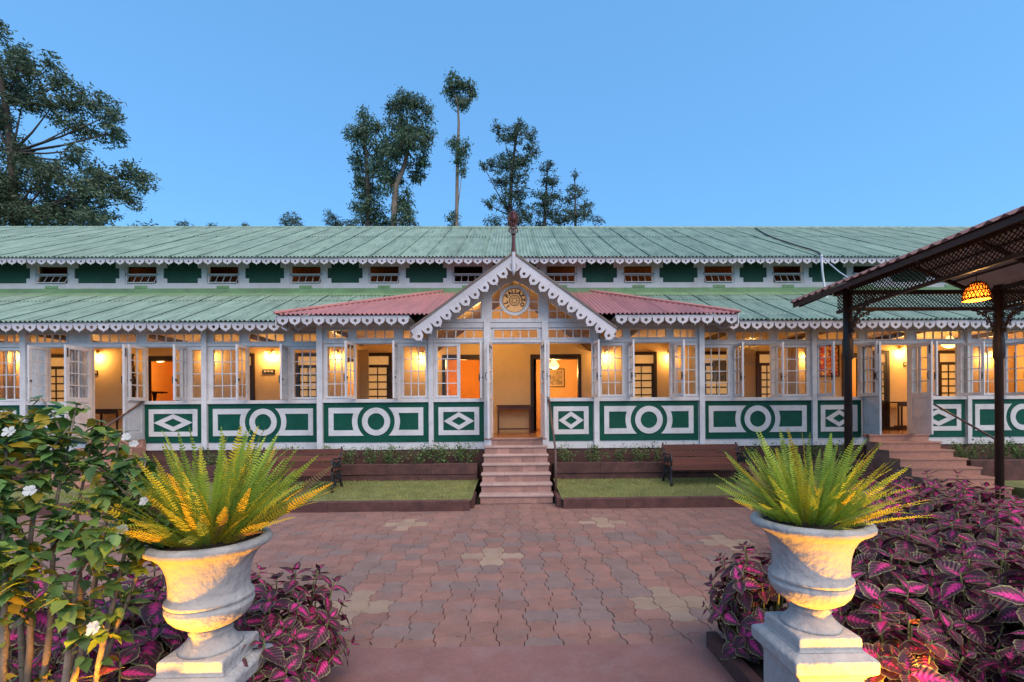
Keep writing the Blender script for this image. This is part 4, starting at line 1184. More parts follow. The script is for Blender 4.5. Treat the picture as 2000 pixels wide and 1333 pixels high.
def scroll_bracket(x, y, s, ax, size=.42):
    """quarter-arc bracket filled with iron scrolls; ax = (1,0) along x or (0,1) along y"""
    b = MB(); z = zb0-.03
    def P_(u, v): return (x+s*ax[0]*u, y+s*ax[1]*u, z-v)
    arc = [P_(.06+size*(1-math.cos(t*math.pi/2/10)), size*1.25*(1-math.sin(t*math.pi/2/10))) for t in range(11)]
    b.tube(arc, .014, 6)
    for u, v, r_ in ((.13,.10,.055),(.26,.065,.045),(.11,.25,.045),(.36,.045,.032),(.095,.36,.03),(.19,.19,.035)):
        b.tube([P_(u+r_*math.cos(k*.52), v+r_*math.sin(k*.52)) for k in range(13)], .009, 5)
        b.tube([P_(u+r_*.5*math.cos(k*.7), v+r_*.5*math.sin(k*.7)) for k in range(9)], .008, 5)
    put('scroll_bracket', b.mesh('scroll_bracket', M['steel_br'], True), can)
for y in (cy0, 5.1):
    scroll_bracket(PX1, y, 1, (1,0)); scroll_bracket(PX2, y, -1, (1,0)); scroll_bracket(PX2, y, 1, (1,0))
    scroll_bracket(PX1, y, -1, (0,1)); scroll_bracket(PX2, y, -1, (0,1))
b = MB(); b.bar((PX1, cy0+.3, zb1+.05), (PX1, cy0+.02, zb1+.05), .08, .09); put('beam_end', b.mesh('beam_end', M['steel_br']), can)
# rafters, purlins, roof
for y in [8.42, 7.2, 5.95, 4.7, 3.45, 2.2]:
    for s in (-1, 1):
        e_ = EX+.06 if s < 0 else EX2-.06
        b = MB(); b.bar((RXc, y, RZ-.075), (e_, y, EZ-.075), .05, .06); put('rafter', b.mesh('rafter', M['steel_br']), can)
    b = MB(); b.bar((PX1, y, zb1+.06), (PX1, y, EZ+(PX1-EX)*.4-.06), .045, .045); put('strut', b.mesh('strut', M['steel_br']), can)
for k in range(5):
    f = k/4
    for s in (-1, 1):
        xx = (EX+.03 if s < 0 else EX2-.03)*(1-f)+RXc*f + (0 if k < 4 else s*.08); zz = EZ*(1-f)+RZ*f-.028 - (.02 if k == 4 else 0)
        b = MB(); b.bar((xx, 8.5, zz), (xx, yn, zz), .04, .032); put('purlin', b.mesh('purlin', M['steel_br']), can)
b = MB(); b.bar((EX+.012, 8.52, EZ-.05), (EX+.012, yn, EZ-.05), .03, .075); put('fascia', b.mesh('fascia', M['steel_br']), can)
def tile_sheet(y0, y1, s):
    b = MB(); vs = []; n = int((y1-y0)/.168*6)
    uni = RXc-EX; e_ = EX-.05 if s < 0 else EX2+.05
    prof = [0, .0, .022, .040, .022, 0]
    for i in range(n+1):
        y = y0+(y1-y0)*i/n; h = prof[i % 6]
        vs += [(e_, y, EZ-.02+.012+h), (RXc, y, RZ+.012+h)]
    b.add(vs, [(2*i,2*i+1,2*i+3,2*i+2) for i in range(n)])
    return b
for s in (-1, 1):
    for k in range(7):
        y1 = 8.56-k*1.008
        put('roof_sheet', tile_sheet(y1-1.008, y1, s).mesh('roof_sheet', M['tile_red']), can, (0,0,.003*(k % 2)))
    e_ = EX-.03 if s < 0 else EX2+.03
    b = MB(); b.add([(e_,yn,EZ-.004),(RXc,yn,RZ-.002),(RXc,8.5,RZ-.002),(e_,8.5,EZ-.004)],[(0,1,2,3)]); put('ceiling_sheet', b.mesh('ceiling_sheet', M['under']), can)
b = MB()
for k in range(5):
    f = k/5
    b.bar((EX*(1-f)+RXc*f, 8.535, EZ*(1-f)+RZ*f+.025), (EX*(1-f-.2)+RXc*(f+.2), 8.535, EZ*(1-f-.2)+RZ*(f+.2)+.025), .03, .07)
    b.bar((EX2*(1-f)+RXc*f, 8.535, EZ*(1-f)+RZ*f+.025), (EX2*(1-f-.2)+RXc*(f+.2), 8.535, EZ*(1-f-.2)+RZ*(f+.2)+.025), .03, .07)
put('rake_trim', b.mesh('rake_trim', M['tile_red']), can)
# wicker pendant
lp = bp(1907, 586, 6.7)
t = thing('pendant_lamp', 'glowing woven wicker pendant lamp under the canopy', 'lamp', lp)
prof = [(.158,0),(.155,.055),(.146,.12),(.126,.185),(.095,.235),(.05,.268),(.018,.275)]
b = MB(); n = 22
for k in range(n):
    for s in (-1, 1):
        pts = []
        for i, (r_, z) in enumerate(prof):
            a = 2*math.pi*k/n + s*i*.16; pts.append((lp.x+r_*math.cos(a), lp.y+r_*math.sin(a), lp.z+z))
        b.tube(pts, .0055, 4)
for r_, z in ((.159,0),(.157,.018),(.146,.12),(.095,.235)):
    b.tube([(lp.x+r_*math.cos(a*.2618), lp.y+r_*math.sin(a*.2618), lp.z+z) for a in range(25)], .008, 5)
put('lamp_shade', b.mesh('lamp_shade', M['wicker'], True), t)
b = MB(); b.lathe([(.150,.005),(.147,.055),(.138,.118),(.118,.18),(.086,.225),(.04,.255)], 20, lp, cap0=False, cap1=False); put('liner', b.mesh('liner', PM('glowing_liner', (0.38,0.17,0.04), 0.7, 0.15, 40, None, trans=0.45)), t)
b = MB(); b.lathe([(.005,.04),(.03,.06),(.035,.09),(.025,.13),(.015,.16)], 12, lp); put('bulb', b.mesh('bulb', M['bulb'], True), t)
zr = RZ - .1
b = MB(); b.tube([(lp.x,lp.y,lp.z+.275),(lp.x,lp.y,EZ+(min(lp.x,2*RXc-lp.x)-EX)*.4-.02)], .005, 5); put('cord', b.mesh('cord', M['wire_b']), t)
point('lamp_light', (lp.x, lp.y, lp.z-.03), 26, (1.0,.52,.14), .04, t)
lb = bp(1952, 468, 5.6)
t = thing('pendant_bulb', 'small white unlit bulb hanging from the canopy eave', 'bulb', lb)
b = MB(); b.lathe([(.005,-.05),(.03,-.04),(.036,-.015),(.025,.02),(.014,.045),(.012,.07)], 12, lp if False else lb); put('bulb', b.mesh('bulb', M['bulb_off'], True), t)
b = MB(); b.tube([(lb.x,lb.y,lb.z+.06),(lb.x,lb.y,EZ+max(0,(min(lb.x,2*RXc-lb.x)-EX))*.4-.03)], .004, 5); put('cord', b.mesh('cord', M['wire_b']), t)

# ------------------------------------------------------------------ cables and pipe over the right roof
def roofpt(px, py, e, r_):
    """pixel onto a roof plane"""
    d = CM @ Vector(((px-PPX)/F, -(py-PPY)/F, -1.0)); k = (r_[1]-e[1])/(r_[0]-e[0])
    t_ = (e[1]-k*e[0]-CAMZ)/(d.z-k*d.y); return Vector((d.x*t_, d.y*t_, CAMZ+d.z*t_))
pts = [roofpt(*q, UE, UR)+Vector((0,-.03,.05)) for q in ((1474,449),(1495,462),(1520,472),(1552,483),(1580,491),(1598,498))]
pts.append(bp(1604, 500, UE[0]-.06))
tag(put('roof_cable', MB().tube(pts, .022, 6).mesh('roof_cable', M['wire_b'], True)), 'thick dark cable running down the right half of the upper roof', 'cable')
pts = [bp(1604, 498, UE[0]-.08), bp(1606, 530, UE[0]-.05), bp(1611, 565, UE[0]-.05), bp(1616, 586, 11.9), bp(1622, 596, 11.7), bp(1627, 590, 11.7)]
tag(put('roof_pipe', MB().tube(pts, .028, 7).mesh('roof_pipe', M['pipe'], True)), 'white pipe hanging between the upper and lower roofs', 'pipe')
pts = [bp(1604,500,UE[0]-.1), bp(1620,515,11.8), bp(1640,532,11.2), bp(1655,542,10.6), bp(1680,545,9.8), bp(1720,535,9.2), bp(1790,512,8.6)]
tag(put('overhead_cable', MB().tube(pts, .014, 5).mesh('overhead_cable', M['pipe'], True)), 'pale cable sagging from the upper eave to the canopy', 'cable')
# ------------------------------------------------------------------ urns on pedestals
URN = [(.128,-.0655),(.122,-.055),(.100,-.035),(.086,-.012),(.082,0),(.088,.010),(.070,.020),(.075,.028),(.110,.045),(.142,.068),(.163,.095),(.173,.122),(.174,.134),(.165,.142),(.166,.149),(.174,.157),(.172,.168),
       (.161,.176),(.157,.20),(.157,.235),(.162,.275),(.173,.315),(.193,.353),(.222,.378),(.241,.388),(.250,.397),(.252,.411),(.246,.422),(.232,.428),(.214,.426),(.204,.416),(.200,.390)]
def jit(a, z): return .006*math.sin(3*a+z*9) + .004*math.sin(7*a+z*31)
def urn(x, y, zr, label_u, label_p):
    zu = zr-.427
    t = thing('urn', label_u, 'urn', (x, y, zu), 'whitewashed garden urns')
    b = MB(); b.lathe(URN, 56, (x,y,zu), cap1=False, jit=jit); put('bowl', b.mesh('bowl', M['urn'], True), t)
    rs = random.Random(3); b = MB(); vs = []; n = 26
    b.lathe([(.202,.404),(.15,.413),(.08,.420),(.002,.424)], 26, (x,y,zu), cap0=False, jit=lambda a, z: .05*math.sin(a*5+z*90)); put('soil', b.mesh('soil', M['soil']), t)
    tp = thing('pedestal', label_p, 'pedestal', (x, y, 0), 'whitewashed pedestals')
    def sq(name, prof):
        b = MB(); vs = []; fs = []; m = len(prof)
        for s_, z in prof:
            vs += [(x-s_,y-s_,z),(x+s_,y-s_,z),(x+s_,y+s_,z),(x-s_,y+s_,z)]
        for i in range(m-1):
            for k in range(4): fs.append((i*4+k, i*4+(k+1) % 4, (i+1)*4+(k+1) % 4, (i+1)*4+k))
        fs.append((0,3,2,1)); fs.append(tuple((m-1)*4+k for k in range(4)))
        o = put(name, b.add(vs, fs).mesh(name, M['urn']), tp)
        mod = o.modifiers.new('bevel', 'BEVEL'); mod.width = .006; mod.segments = 2
    zp = zu-.065
    sq('base', [(.20,-.03),(.20,.10),(.185,.115),(.16,.145)])
    sq('shaft', [(.145,.1455),(.145,zp-.185)])
    sq('cornice', [(.150,zp-.1845),(.155,zp-.17),(.172,zp-.155),(.184,zp-.145),(.186,zp-.092),(.178,zp-.084),(.150,zp-.068)])
    sq('cap_block', [(.148,zp-.0675),(.142,zp-.060),(.140,zp-.010),(.134,zp-.001)])
    return zu
UR_ = bp(1581, 1013, 2.12); UL_ = bp(411, 1049, 2.10)
zuR = urn(UR_.x, UR_.y, UR_.z, 'whitewashed urn holding the green fern on the right', 'whitewashed square pedestal under the right urn')
zuL = urn(UL_.x, UL_.y, UL_.z, 'whitewashed urn holding the yellowish fern on the left', 'whitewashed square pedestal under the left urn')
# garden spotlights at the feet of the pedestals, just below the picture
def spot(x, y, tx, ty, tz, label, e):
    t = thing('garden_spotlight', label, 'spotlight', (x, y, .1), 'garden uplights')
    b = MB(); b.tube([(x,y,.0),(x,y,.16)], .012, 6); put('spike', b.mesh('spike', M['iron']), t)
    d = (Vector((tx,ty,tz))-Vector((x,y,.2))).normalized()
    c0 = Vector((x,y,.2)); b = MB(); b.tube([c0-d*.09, c0-d*.06, c0+d*.02], [.02,.045,.05], 12, cap=False); put('housing', b.mesh('housing', M['iron'], True), t)
    ld = bpy.data.lights.new('spot_light', 'SPOT'); ld.energy = e; ld.color = (1.0,.40,.02); ld.spot_size = R(112); ld.spot_blend = .5; ld.shadow_soft_size = .025
    o = bpy.data.objects.new('spot_light', ld); C.objects.link(o); o.parent = t
    o.location = c0+d*.01-Vector((x,y,.1)); o.rotation_euler = (-d).to_track_quat('Z','Y').to_euler()
spot(UR_.x+.27, UR_.y-.47, UR_.x+.05, UR_.y, 1.0, 'black garden spotlight in the bed lighting the right urn', 95)
spot(UL_.x-.29, UL_.y-.47, UL_.x-.05, UL_.y, .95, 'black garden spotlight in the bed lighting the left urn', 85)

# ------------------------------------------------------------------ ferns
def frond_mesh(bend, mat, seed, n=36):
    """unit-length frond growing along +z and arching towards +x"""
    r_ = random.Random(seed); b = MB(); pts = []; ang = 0.0; p = Vector((0,0,0)); k = 24
    for i in range(k+1):
        pts.append((p.copy(), ang)); ang += bend/k*(.4+1.2*i/k); p = p + Vector((math.sin(ang), 0, math.cos(ang)))/k
    def at(t):
        f = min(t, .9999)*k; i = int(f); u = f-i
        return pts[i][0]*(1-u)+pts[i+1][0]*u, pts[i][1]*(1-u)+pts[i+1][1]*u
    q = [at(i/10)[0] for i in range(11)]
    b.tube(q, [.0055*(1-.75*i/10) for i in range(11)], 3, cap=False)
    for i in range(n):
        t = .10+.90*i/n
        c, a = at(t); wd = .054*min(1, (t-.04)*5)*min(1, (1.03-t)*2.6)**.8*r_.uniform(.88,1.1)
        f = Vector((math.sin(a),0,math.cos(a))); nn = Vector((math.cos(a),0,-math.sin(a)))
        for s in (-1, 1):
            d = Vector((0,s,0))*wd + f*wd*.28 + nn*wd*r_.uniform(-.30,.12)
            hw = .0088
            b.add([c-f*hw*.6, c+d*.55-f*hw*.9, c+d, c+d*.55+f*hw*.9, c+f*hw*.8], [(0,1,2,3,4)])
    return b.mesh('frond', mat)
def fern(x, y, z, label, n, seed, ymix, spread, hmax):
    r_ = random.Random(seed)
    t = thing('fern', label, 'fern', (x,y,z), 'potted ferns')
    lib = {}
    for k in ('frond','frond_y','frond_d','frond_b'):
        lib[k] = [frond_mesh(bd, M[k], seed+i) for i, bd in enumerate((.12,.30,.52,.80,1.15))]
    for i in range(n):
        f = i/n
        az = r_.uniform(0, 2*math.pi); f2 = f**.8
        tilt = R(4) + f2*R(spread)*r_.uniform(.75,1.1)
        L_ = hmax*r_.uniform(.55,1.0)*(1-.10*f2)
        br = r_.random()
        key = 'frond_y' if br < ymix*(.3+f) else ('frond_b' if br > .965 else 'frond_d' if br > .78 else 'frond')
        bi = min(4, max(0, int(r_.gauss(.8+1.8*f2*r_.random()**2, .7))))
        rr0 = .08*math.sqrt(r_.random())+.03*f
        m = Matrix.Rotation(az, 3, 'Z') @ Matrix.Rotation(r_.gauss(0,.16), 3, 'X') @ Matrix.Rotation(tilt, 3, 'Y') @ Matrix.Rotation(r_.gauss(0,.7), 3, 'Z')
        put('frond', lib[key][bi], t, (x+rr0*math.cos(az), y+rr0*math.sin(az), z-.02), m.to_euler(), (L_*r_.uniform(.8,1.1),L_*r_.uniform(.8,1.1),L_))
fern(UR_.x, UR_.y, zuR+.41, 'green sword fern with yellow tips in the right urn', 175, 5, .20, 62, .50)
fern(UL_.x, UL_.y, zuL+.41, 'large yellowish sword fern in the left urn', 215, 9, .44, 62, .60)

# ------------------------------------------------------------------ coleus
def coleus_mat(name, dark, mid, rim):
    m = bpy.data.materials.new(name); m.use_nodes = True
    t = m.node_tree; N = t.nodes; L = t.links; b = N['Principled BSDF']
    uv = N.new('ShaderNodeUVMap'); sp = N.new('ShaderNodeSeparateXYZ'); L.new(uv.outputs[0], sp.inputs[0])
    g = N.new('ShaderNodeNewGeometry')
    nz = N.new('ShaderNodeTexNoise'); nz.inputs['Scale'].default_value = 70; nz.inputs['Detail'].default_value = 3; L.new(g.outputs['Position'], nz.inputs['Vector'])
    def mth(op, a, c=None):
        n_ = N.new('ShaderNodeMath'); n_.operation = op
        for i, v in enumerate((a, c)):
            if v is None: continue
            if isinstance(v, (int, float)): n_.inputs[i].default_value = v
            else: L.new(v, n_.inputs[i])
        return n_.outputs[0]
    av = mth('ABSOLUTE', mth('SUBTRACT', mth('MULTIPLY', sp.outputs[1], 2.0), 1.0))
    # veins running out from the midrib
    vw = mth('SINE', mth('MULTIPLY', mth('SUBTRACT', sp.outputs[0], mth('MULTIPLY', av, .22)), 46.0))
    lim = mth('ADD', mth('SUBTRACT', .40, mth('MULTIPLY', sp.outputs[0], .58)), mth('ADD', mth('MULTIPLY', mth('SUBTRACT', nz.outputs['Fac'], .5), .7), mth('MULTIPLY', vw, .10)))
    oi = N.new('ShaderNodeObjectInfo')
    lim = mth('ADD', lim, mth('MULTIPLY', mth('SUBTRACT', oi.outputs['Random'], .5), .40))
    cf = N.new('ShaderNodeMapRange'); cf.inputs[1].default_value = -.12; cf.inputs[2].default_value = .16
    L.new(mth('SUBTRACT', lim, av), cf.inputs[0])
    mx = N.new('ShaderNodeMix'); mx.data_type = 'RGBA'; L.new(cf.outputs[0], mx.inputs['Factor'])
    mx.inputs['A'].default_value = tuple(dark)+(1,); mx.inputs['B'].default_value = tuple(mid)+(1,)
    ed = mth('MAXIMUM', av, mth('MULTIPLY', mth('SUBTRACT', sp.outputs[0], .5), 2.0))
    rf = N.new('ShaderNodeMapRange'); rf.inputs[1].default_value = .83; rf.inputs[2].default_value = .95
    L.new(ed, rf.inputs[0])
    m2 = N.new('ShaderNodeMix'); m2.data_type = 'RGBA'; L.new(rf.outputs[0], m2.inputs['Factor']); L.new(mx.outputs['Result'], m2.inputs['A']); m2.inputs['B'].default_value = tuple(rim)+(1,)
    h = N.new('ShaderNodeHueSaturation'); mr = N.new('ShaderNodeMapRange'); mr.inputs[3].default_value = .7; mr.inputs[4].default_value = 1.3
    L.new(oi.outputs['Random'], mr.inputs[0]); L.new(mr.outputs[0], h.inputs['Value']); L.new(m2.outputs['Result'], h.inputs['Color'])
    L.new(h.outputs[0], b.inputs['Base Color']); b.inputs['Roughness'].default_value = .42; b.inputs['Specular IOR Level'].default_value = .45
    bm = N.new('ShaderNodeBump'); bm.inputs['Strength'].default_value = .5; bm.inputs['Distance'].default_value = .004
    L.new(mth('ADD', vw, nz.outputs['Fac']), bm.inputs['Height']); L.new(bm.outputs[0], b.inputs['Normal'])
    tr = N.new('ShaderNodeBsdfTranslucent'); L.new(h.outputs[0], tr.inputs['Color'])
    ms = N.new('ShaderNodeMixShader'); ms.inputs[0].default_value = .22
    L.new(b.outputs[0], ms.inputs[1]); L.new(tr.outputs[0], ms.inputs[2]); L.new(ms.outputs[0], N['Material Output'].inputs[0])
    return m
M['coleus'] = coleus_mat('coleus_leaf', (0.105,0.036,0.048), (0.82,0.050,0.27), (0.34,0.33,0.14))
def coleus_leaf(seed, curl, cup):
    r_ = random.Random(seed); nu, nv = 9, 6; b = MB(); vs = []; uv = []
    for i in range(nu+1):
        u = i/nu
        wd = .40*math.sin(math.pi*min(1, u*1.0)**.72)*(1-.25*u) if 0 < u < 1 else .004
        for j in range(nv+1):
            v = j/nv*2-1
            ser = 1+.05*(1 if i % 2 else -1)*(abs(v) > .9)
            yy = wd*v*ser
            zz = cup*abs(v)*wd - curl*u*u + .018*math.sin(9*u+3*v)*abs(v)
            vs.append((u, yy, zz)); uv.append((u, v/2+.5))
    b.add(vs, [(i*(nv+1)+j, (i+1)*(nv+1)+j, (i+1)*(nv+1)+j+1, i*(nv+1)+j+1) for i in range(nu) for j in range(nv)])
    b.uv = uv
    return b
CL = [coleus_leaf(i, cu_, cp) for i, (cu_, cp) in enumerate(((.08,.15),(.16,.08),(.24,.15),(.12,.25),(.02,.35),(.30,.10)))]
CLM = [l.mesh('leaf', M['coleus'], True) for l in CL]
def coleus(x, y, z0, rad, h, label, n_ros, seed, joined=False, leaf=.125, face=None):
    r_ = random.Random(seed)
    t = thing('coleus_plant', label, 'coleus', (x,y,z0), 'coleus plants in the garden beds')
    stem = MB(); jm = MB(); jm.uv = []
    def add_leaf(k, p, m, s_, inner=False):
        if joined or inner:
            jm.add([p + m @ (Vector(v)*s_) for v in CL[k].v], CL[k].f); jm.uv.extend(CL[k].uv)
        else:
            put('leaf', CLM[k], t, p, m.to_euler(), (s_,s_,s_))
    ga = math.pi*(3-math.sqrt(5))
    n_in = 0 if joined else int(n_ros*.8)
    for i in range(n_ros+n_in):
        inner = i >= n_ros; shr = .80 if inner else 1.0
        f = (i+.5)/n_ros if not inner else (i-n_ros+.5)/n_in
        el = math.asin(max(-.45, 1-1.40*f)); az = i*ga+r_.uniform(-.2,.2)
        d = Vector((math.cos(az)*math.cos(el), math.sin(az)*math.cos(el), math.sin(el)))
        tip = Vector((x + d.x*rad*shr, y + d.y*rad*shr, z0 + (h*.42 + d.z*h*.58)*shr)) + Vector((r_.uniform(-.03,.03), r_.uniform(-.03,.03), r_.uniform(-.05,.05)))
        if tip.z < z0+.03: tip.z = z0+.03
        root = Vector((x + d.x*rad*.2, y + d.y*rad*.2, z0))
        mid_ = (root+tip)*.5 + Vector((d.x*rad*.15, d.y*rad*.15, 0))
        stem.tube([root, mid_, tip], [.007,.006,.004], 5)
        axis = (Vector((0,0,1))*.55 + d*.80).normalized()
        q = axis.to_track_quat('Z','X').to_matrix()
        a0 = r_.uniform(0, 6.28)
        for lv in range(4):
            sz = leaf*(.42,.78,1.0,1.08)[lv]*r_.uniform(.7,1.22); drop = (.0,.022,.05,.09)[lv]
            el_ = R((46,14,-6,-26)[lv]+r_.uniform(-10,10))
            for s in range(2):
                a = a0 + lv*math.pi/2 + s*math.pi + r_.uniform(-.2,.2)
                mm = q @ Matrix.Rotation(a, 3, 'Z') @ Matrix.Rotation(-el_, 3, 'Y')
                add_leaf(r_.randrange(6), tip-axis*drop + mm @ Vector((.008,0,0)), mm, sz, inner)
    put('stems', stem.mesh('stems', M['coleus_stem'], True), t)
    if jm.v:
        stuff(put('foliage' if joined else 'inner_foliage', jm.mesh('foliage', M['coleus'], True), t))
    return t
def bed(name, x0, x1, y0, y1):
    b = MB(); b.box(x0, x1, y0, y1, -.085, .07); struct(put(name, b.mesh(name, M['soil'])))
bed('flower_bed', 1.40, 8, 1.0, 3.1); bed('flower_bed', 1.95, 8, 3.105, 3.6); bed('flower_bed', 2.80, 8, 3.605, 4.3); bed('flower_bed', 3.1, 8, 4.305, 5.2); bed('flower_bed', 3.9, 8, 5.205, 6.2); bed('flower_bed', -8, -1.30, 1.0, 2.95); bed('flower_bed', -8, -1.75, 2.955, 3.3)
for lab, x, y0, y1 in (('red-brown edging of the flower bed at the foot of the right urn', 1.33, .9, 3.12), ('red-brown edging of the flower bed at the foot of the left urn', -1.36, .9, 2.97)):
    q = MB(); q.box(x, x+.07, y0, y1, -.05, .11)
    tag(put('bed_edging', q.mesh('bed_edging', M['kerb'])), lab, 'edging', 'flower bed edgings')
CO = [ # x, y, radius, height, rosettes, joined, label
 (1.66,2.92,.38,.72,36,False,'small coleus spilling over the paving left of the right urn'),
 (2.12,2.62,.38,.70,26,False,'coleus directly right of the right urn'),
 (1.86,2.14,.22,.58,18,False,'low lamp-lit coleus beside the right pedestal'),
 (2.66,2.42,.42,.80,30,False,'large magenta coleus at the right edge, nearest the camera'),
 (2.42,1.90,.32,.56,22,False,'low coleus in the bottom right corner of the picture'),
 (2.62,3.15,.44,.80,34,True,'broad coleus behind the one nearest the right edge'),
 (3.30,3.10,.46,.88,34,True,'tall coleus at the right edge of the bed, second row'),
 (3.12,2.40,.36,.74,26,True,'coleus cut by the right edge beside the nearest large one'),
 (3.05,3.95,.44,.74,34,True,'coleus behind the right urn, middle of the bed'),
 (3.75,3.90,.46,.84,34,True,'coleus at the middle of the right bed towards the canopy'),
 (4.40,4.10,.48,.88,34,True,'coleus far along the right edge of the bed'),
 (3.35,4.75,.44,.72,34,True,'coleus near the back of the right bed'),
 (4.10,4.90,.48,.80,34,True,'coleus at the back of the right bed below the stairs'),
 (4.90,5.05,.50,.84,34,True,'coleus at the back right corner of the bed below the canopy post'),
 (4.10,5.75,.46,.72,30,True,'rearmost coleus of the right bed'),
 (4.95,5.90,.46,.76,30,True,'rearmost coleus at the right end of the bed'),
 (-1.34,2.66,.36,.66,34,False,'coleus spilling over the paving right of the left urn'),
 (-1.26,2.24,.24,.50,20,False,'low coleus in front at the right side of the left pedestal'),
 (-1.72,1.96,.20,.48,15,False,'lamp-lit pink coleus left of the left pedestal'),
 (-2.05,2.50,.36,.66,26,True,'dark coleus behind the stems of the white flowering bush'),
 (-2.75,2.60,.40,.68,26,True,'dark coleus at the left edge behind the bush'),
 (-2.30,2.98,.34,.62,26,True,'dark coleus behind the left urn'),
 (-1.80,2.95,.28,.54,22,True,'coleus just behind the left urn beside the paving'),
 (-2.35,1.95,.30,.48,22,True,'low dark coleus among the stems of the white flowering bush'),
]
for i, (x, y, rd, h, n, j, lab) in enumerate(CO):
    coleus(x, y, .06, rd, h, lab, n, 40+i, j, leaf=(.122 if i in (0,16,17) else (.128,.145,.13,.165,.14)[i % 5]) if not j else .150)

# ------------------------------------------------------------------ white hibiscus bush on the left
def hib_leaf(seed):
    r_ = random.Random(seed); out = []
    nu, nv = 8, 4; b = MB(); vs = []
    for i in range(nu+1):
        u = i/nu
        wd = .30*math.sin(math.pi*u**.7)*(1-.15*u) if 0 < u < 1 else .004
        if i in (3, 5): wd *= 1.22
        if i == 4: wd *= .92
        for j in range(nv+1):
            v = j/nv*2-1
            vs.append((u - .05*abs(v)*(i % 2), wd*v, .22*abs(v)*wd - .25*u*u + .02*math.sin(8*u+seed)))
    b.add(vs, [(i*(nv+1)+j, (i+1)*(nv+1)+j, (i+1)*(nv+1)+j+1, i*(nv+1)+j+1) for i in range(nu) for j in range(nv)])
    return b
HL = {k: [hib_leaf(s).mesh('leaf', M[k], True) for s in range(3)] for k in ('hleaf','hleaf_y','hleaf_l')}
hb = thing('hibiscus_bush', 'tall bush with grey stems, yellowing leaves and white flowers at the left edge', 'bush', (-2.1, 1.9, .05))
rh = random.Random(77)
STEMS = [ # base px on the bed, tip px, depth base / tip
 ((-15,1420),(20,800),1.75,1.85),((35,1420),(90,860),1.8,1.9),((58,1420),(150,790),1.8,2.0),((95,1440),(235,845),1.85,2.0),((150,1460),(285,900),1.85,1.98),
 ((140,1450),(310,1010),1.9,2.0),((-60,1420),(-30,790),1.8,1.9),((50,1440),(62,800),1.95,2.15),((110,1440),(190,820),2.0,2.2),((0,1420),(-10,900),1.6,1.7),((60,1440),(205,950),1.65,1.75)]
tips = []
for (bx, by), (tx, ty), y0, y1 in STEMS:
    a = bp(bx, by, y0); a.z = max(.05, min(a.z, .2)); c = bp(tx, ty, y1)
    m1 = a*.62+c*.38+Vector((rh.uniform(-.04,.04), 0, 0)); m2 = a*.3+c*.7+Vector((rh.uniform(-.05,.05), 0, 0))
    b = MB(); path = [a, m1, m2, c]; b.tube(path, [.014,.011,.007,.003], 7)
    for k in range(5):
        f = rh.uniform(.35,.9); i = min(2, int(f*3)); u = f*3-i; p = path[i]*(1-u)+path[i+1]*u
        d = Vector((rh.uniform(-.26,.26), rh.uniform(-.18,.12), rh.uniform(.08,.30))); q = p+d*.7
        b.tube([p, p+d*.35+Vector((0,0,.02)), q], [.006,.004,.0025], 5); tips.append((p, q))
    put('stem', b.mesh('stem', M['stem'], True), hb)
    for k in range(3): tips.append((path[k], path[k+1]))
    tips.append((m2, c)); tips.append((m2, c))
HB = [hib_leaf(q_) for q_ in range(3)]
JB = {k: MB() for k in HL}
def hleaf(p, big=1.0, joinb=None):
    h = rh.random(); key = 'hleaf_y' if h < .17 else ('hleaf_l' if h < .38 else 'hleaf')
    m = Matrix.Rotation(rh.uniform(0, 6.28), 3, 'Z') @ Matrix.Rotation(R(rh.uniform(-30, 45)), 3, 'Y') @ Matrix.Rotation(R(rh.uniform(-30,30)), 3, 'X')
    s = rh.uniform(.046,.082)*big
    if joinb is None: put('leaf', HL[key][rh.randrange(3)], hb, p, m.to_euler(), (s,s,s))
    else:
        hv = HB[rh.randrange(3)]; joinb[key].add([p + m @ (Vector(v)*s) for v in hv.v], hv.f)
nl = 0
for a, c in tips:
    for k in range(20 if (c-a).length < .35 else 17):
        f = rh.uniform(.25, 1.02); p = a*(1-f)+c*f + Vector((rh.uniform(-.02,.02), rh.uniform(-.02,.02), 0))
        if p.z < 1.0 and rh.random() < .45: continue
        back = p.y > 1.86 or nl >= 298
        hleaf(p, 1.0, JB if back else None); nl += 0 if back else 1
for k_ in JB: stuff(put('inner_leaves', JB[k_].mesh('inner_leaves', M['hj_'+k_], True), hb))
def flower(p, s, d):
    b = MB(); q = Vector(d).to_track_quat('Z','Y').to_matrix()
    for k in range(7):
        a = k*2*math.pi/7+rh.uniform(-.2,.2); lay = k % 2
        u = Vector((math.cos(a), math.sin(a), 0)); v = Vector((-math.sin(a), math.cos(a), 0)); z = Vector((0,0,1))
        pts = [Vector((0,0,0))] 
        row = []
        for t_, w_, hz in ((.35,.22,.22),(.7,.38,.34),(1.0,.30,.30+.15*lay)):
            for e in (-1,0,1): row.append(u*t_+v*w_*e+z*(hz+.08*abs(e)*(1 if lay else -1)+rh.uniform(-.05,.05)))
        vs = [Vector((0,0,0))]+row
        b.add([q @ (x_*s) for x_ in vs], [(0,1,2),(0,2,3),(1,4,5,2),(2,5,6,3),(4,7,8,5),(5,8,9,6)])
    o = put('flower', b.mesh('flower', M['petal'], True), hb, p)
for px, py, Y_, s in ((20,845,1.72,.028),(248,855,1.9,.022),(60,960,1.66,.026),(283,980,1.88,.024),(240,1035,1.85,.026),(185,1228,1.62,.030),(262,868,1.92,.020)):
    flower(bp(px, py, Y_), s*.8, (rh.uniform(-.3,.3), -.8, .5))

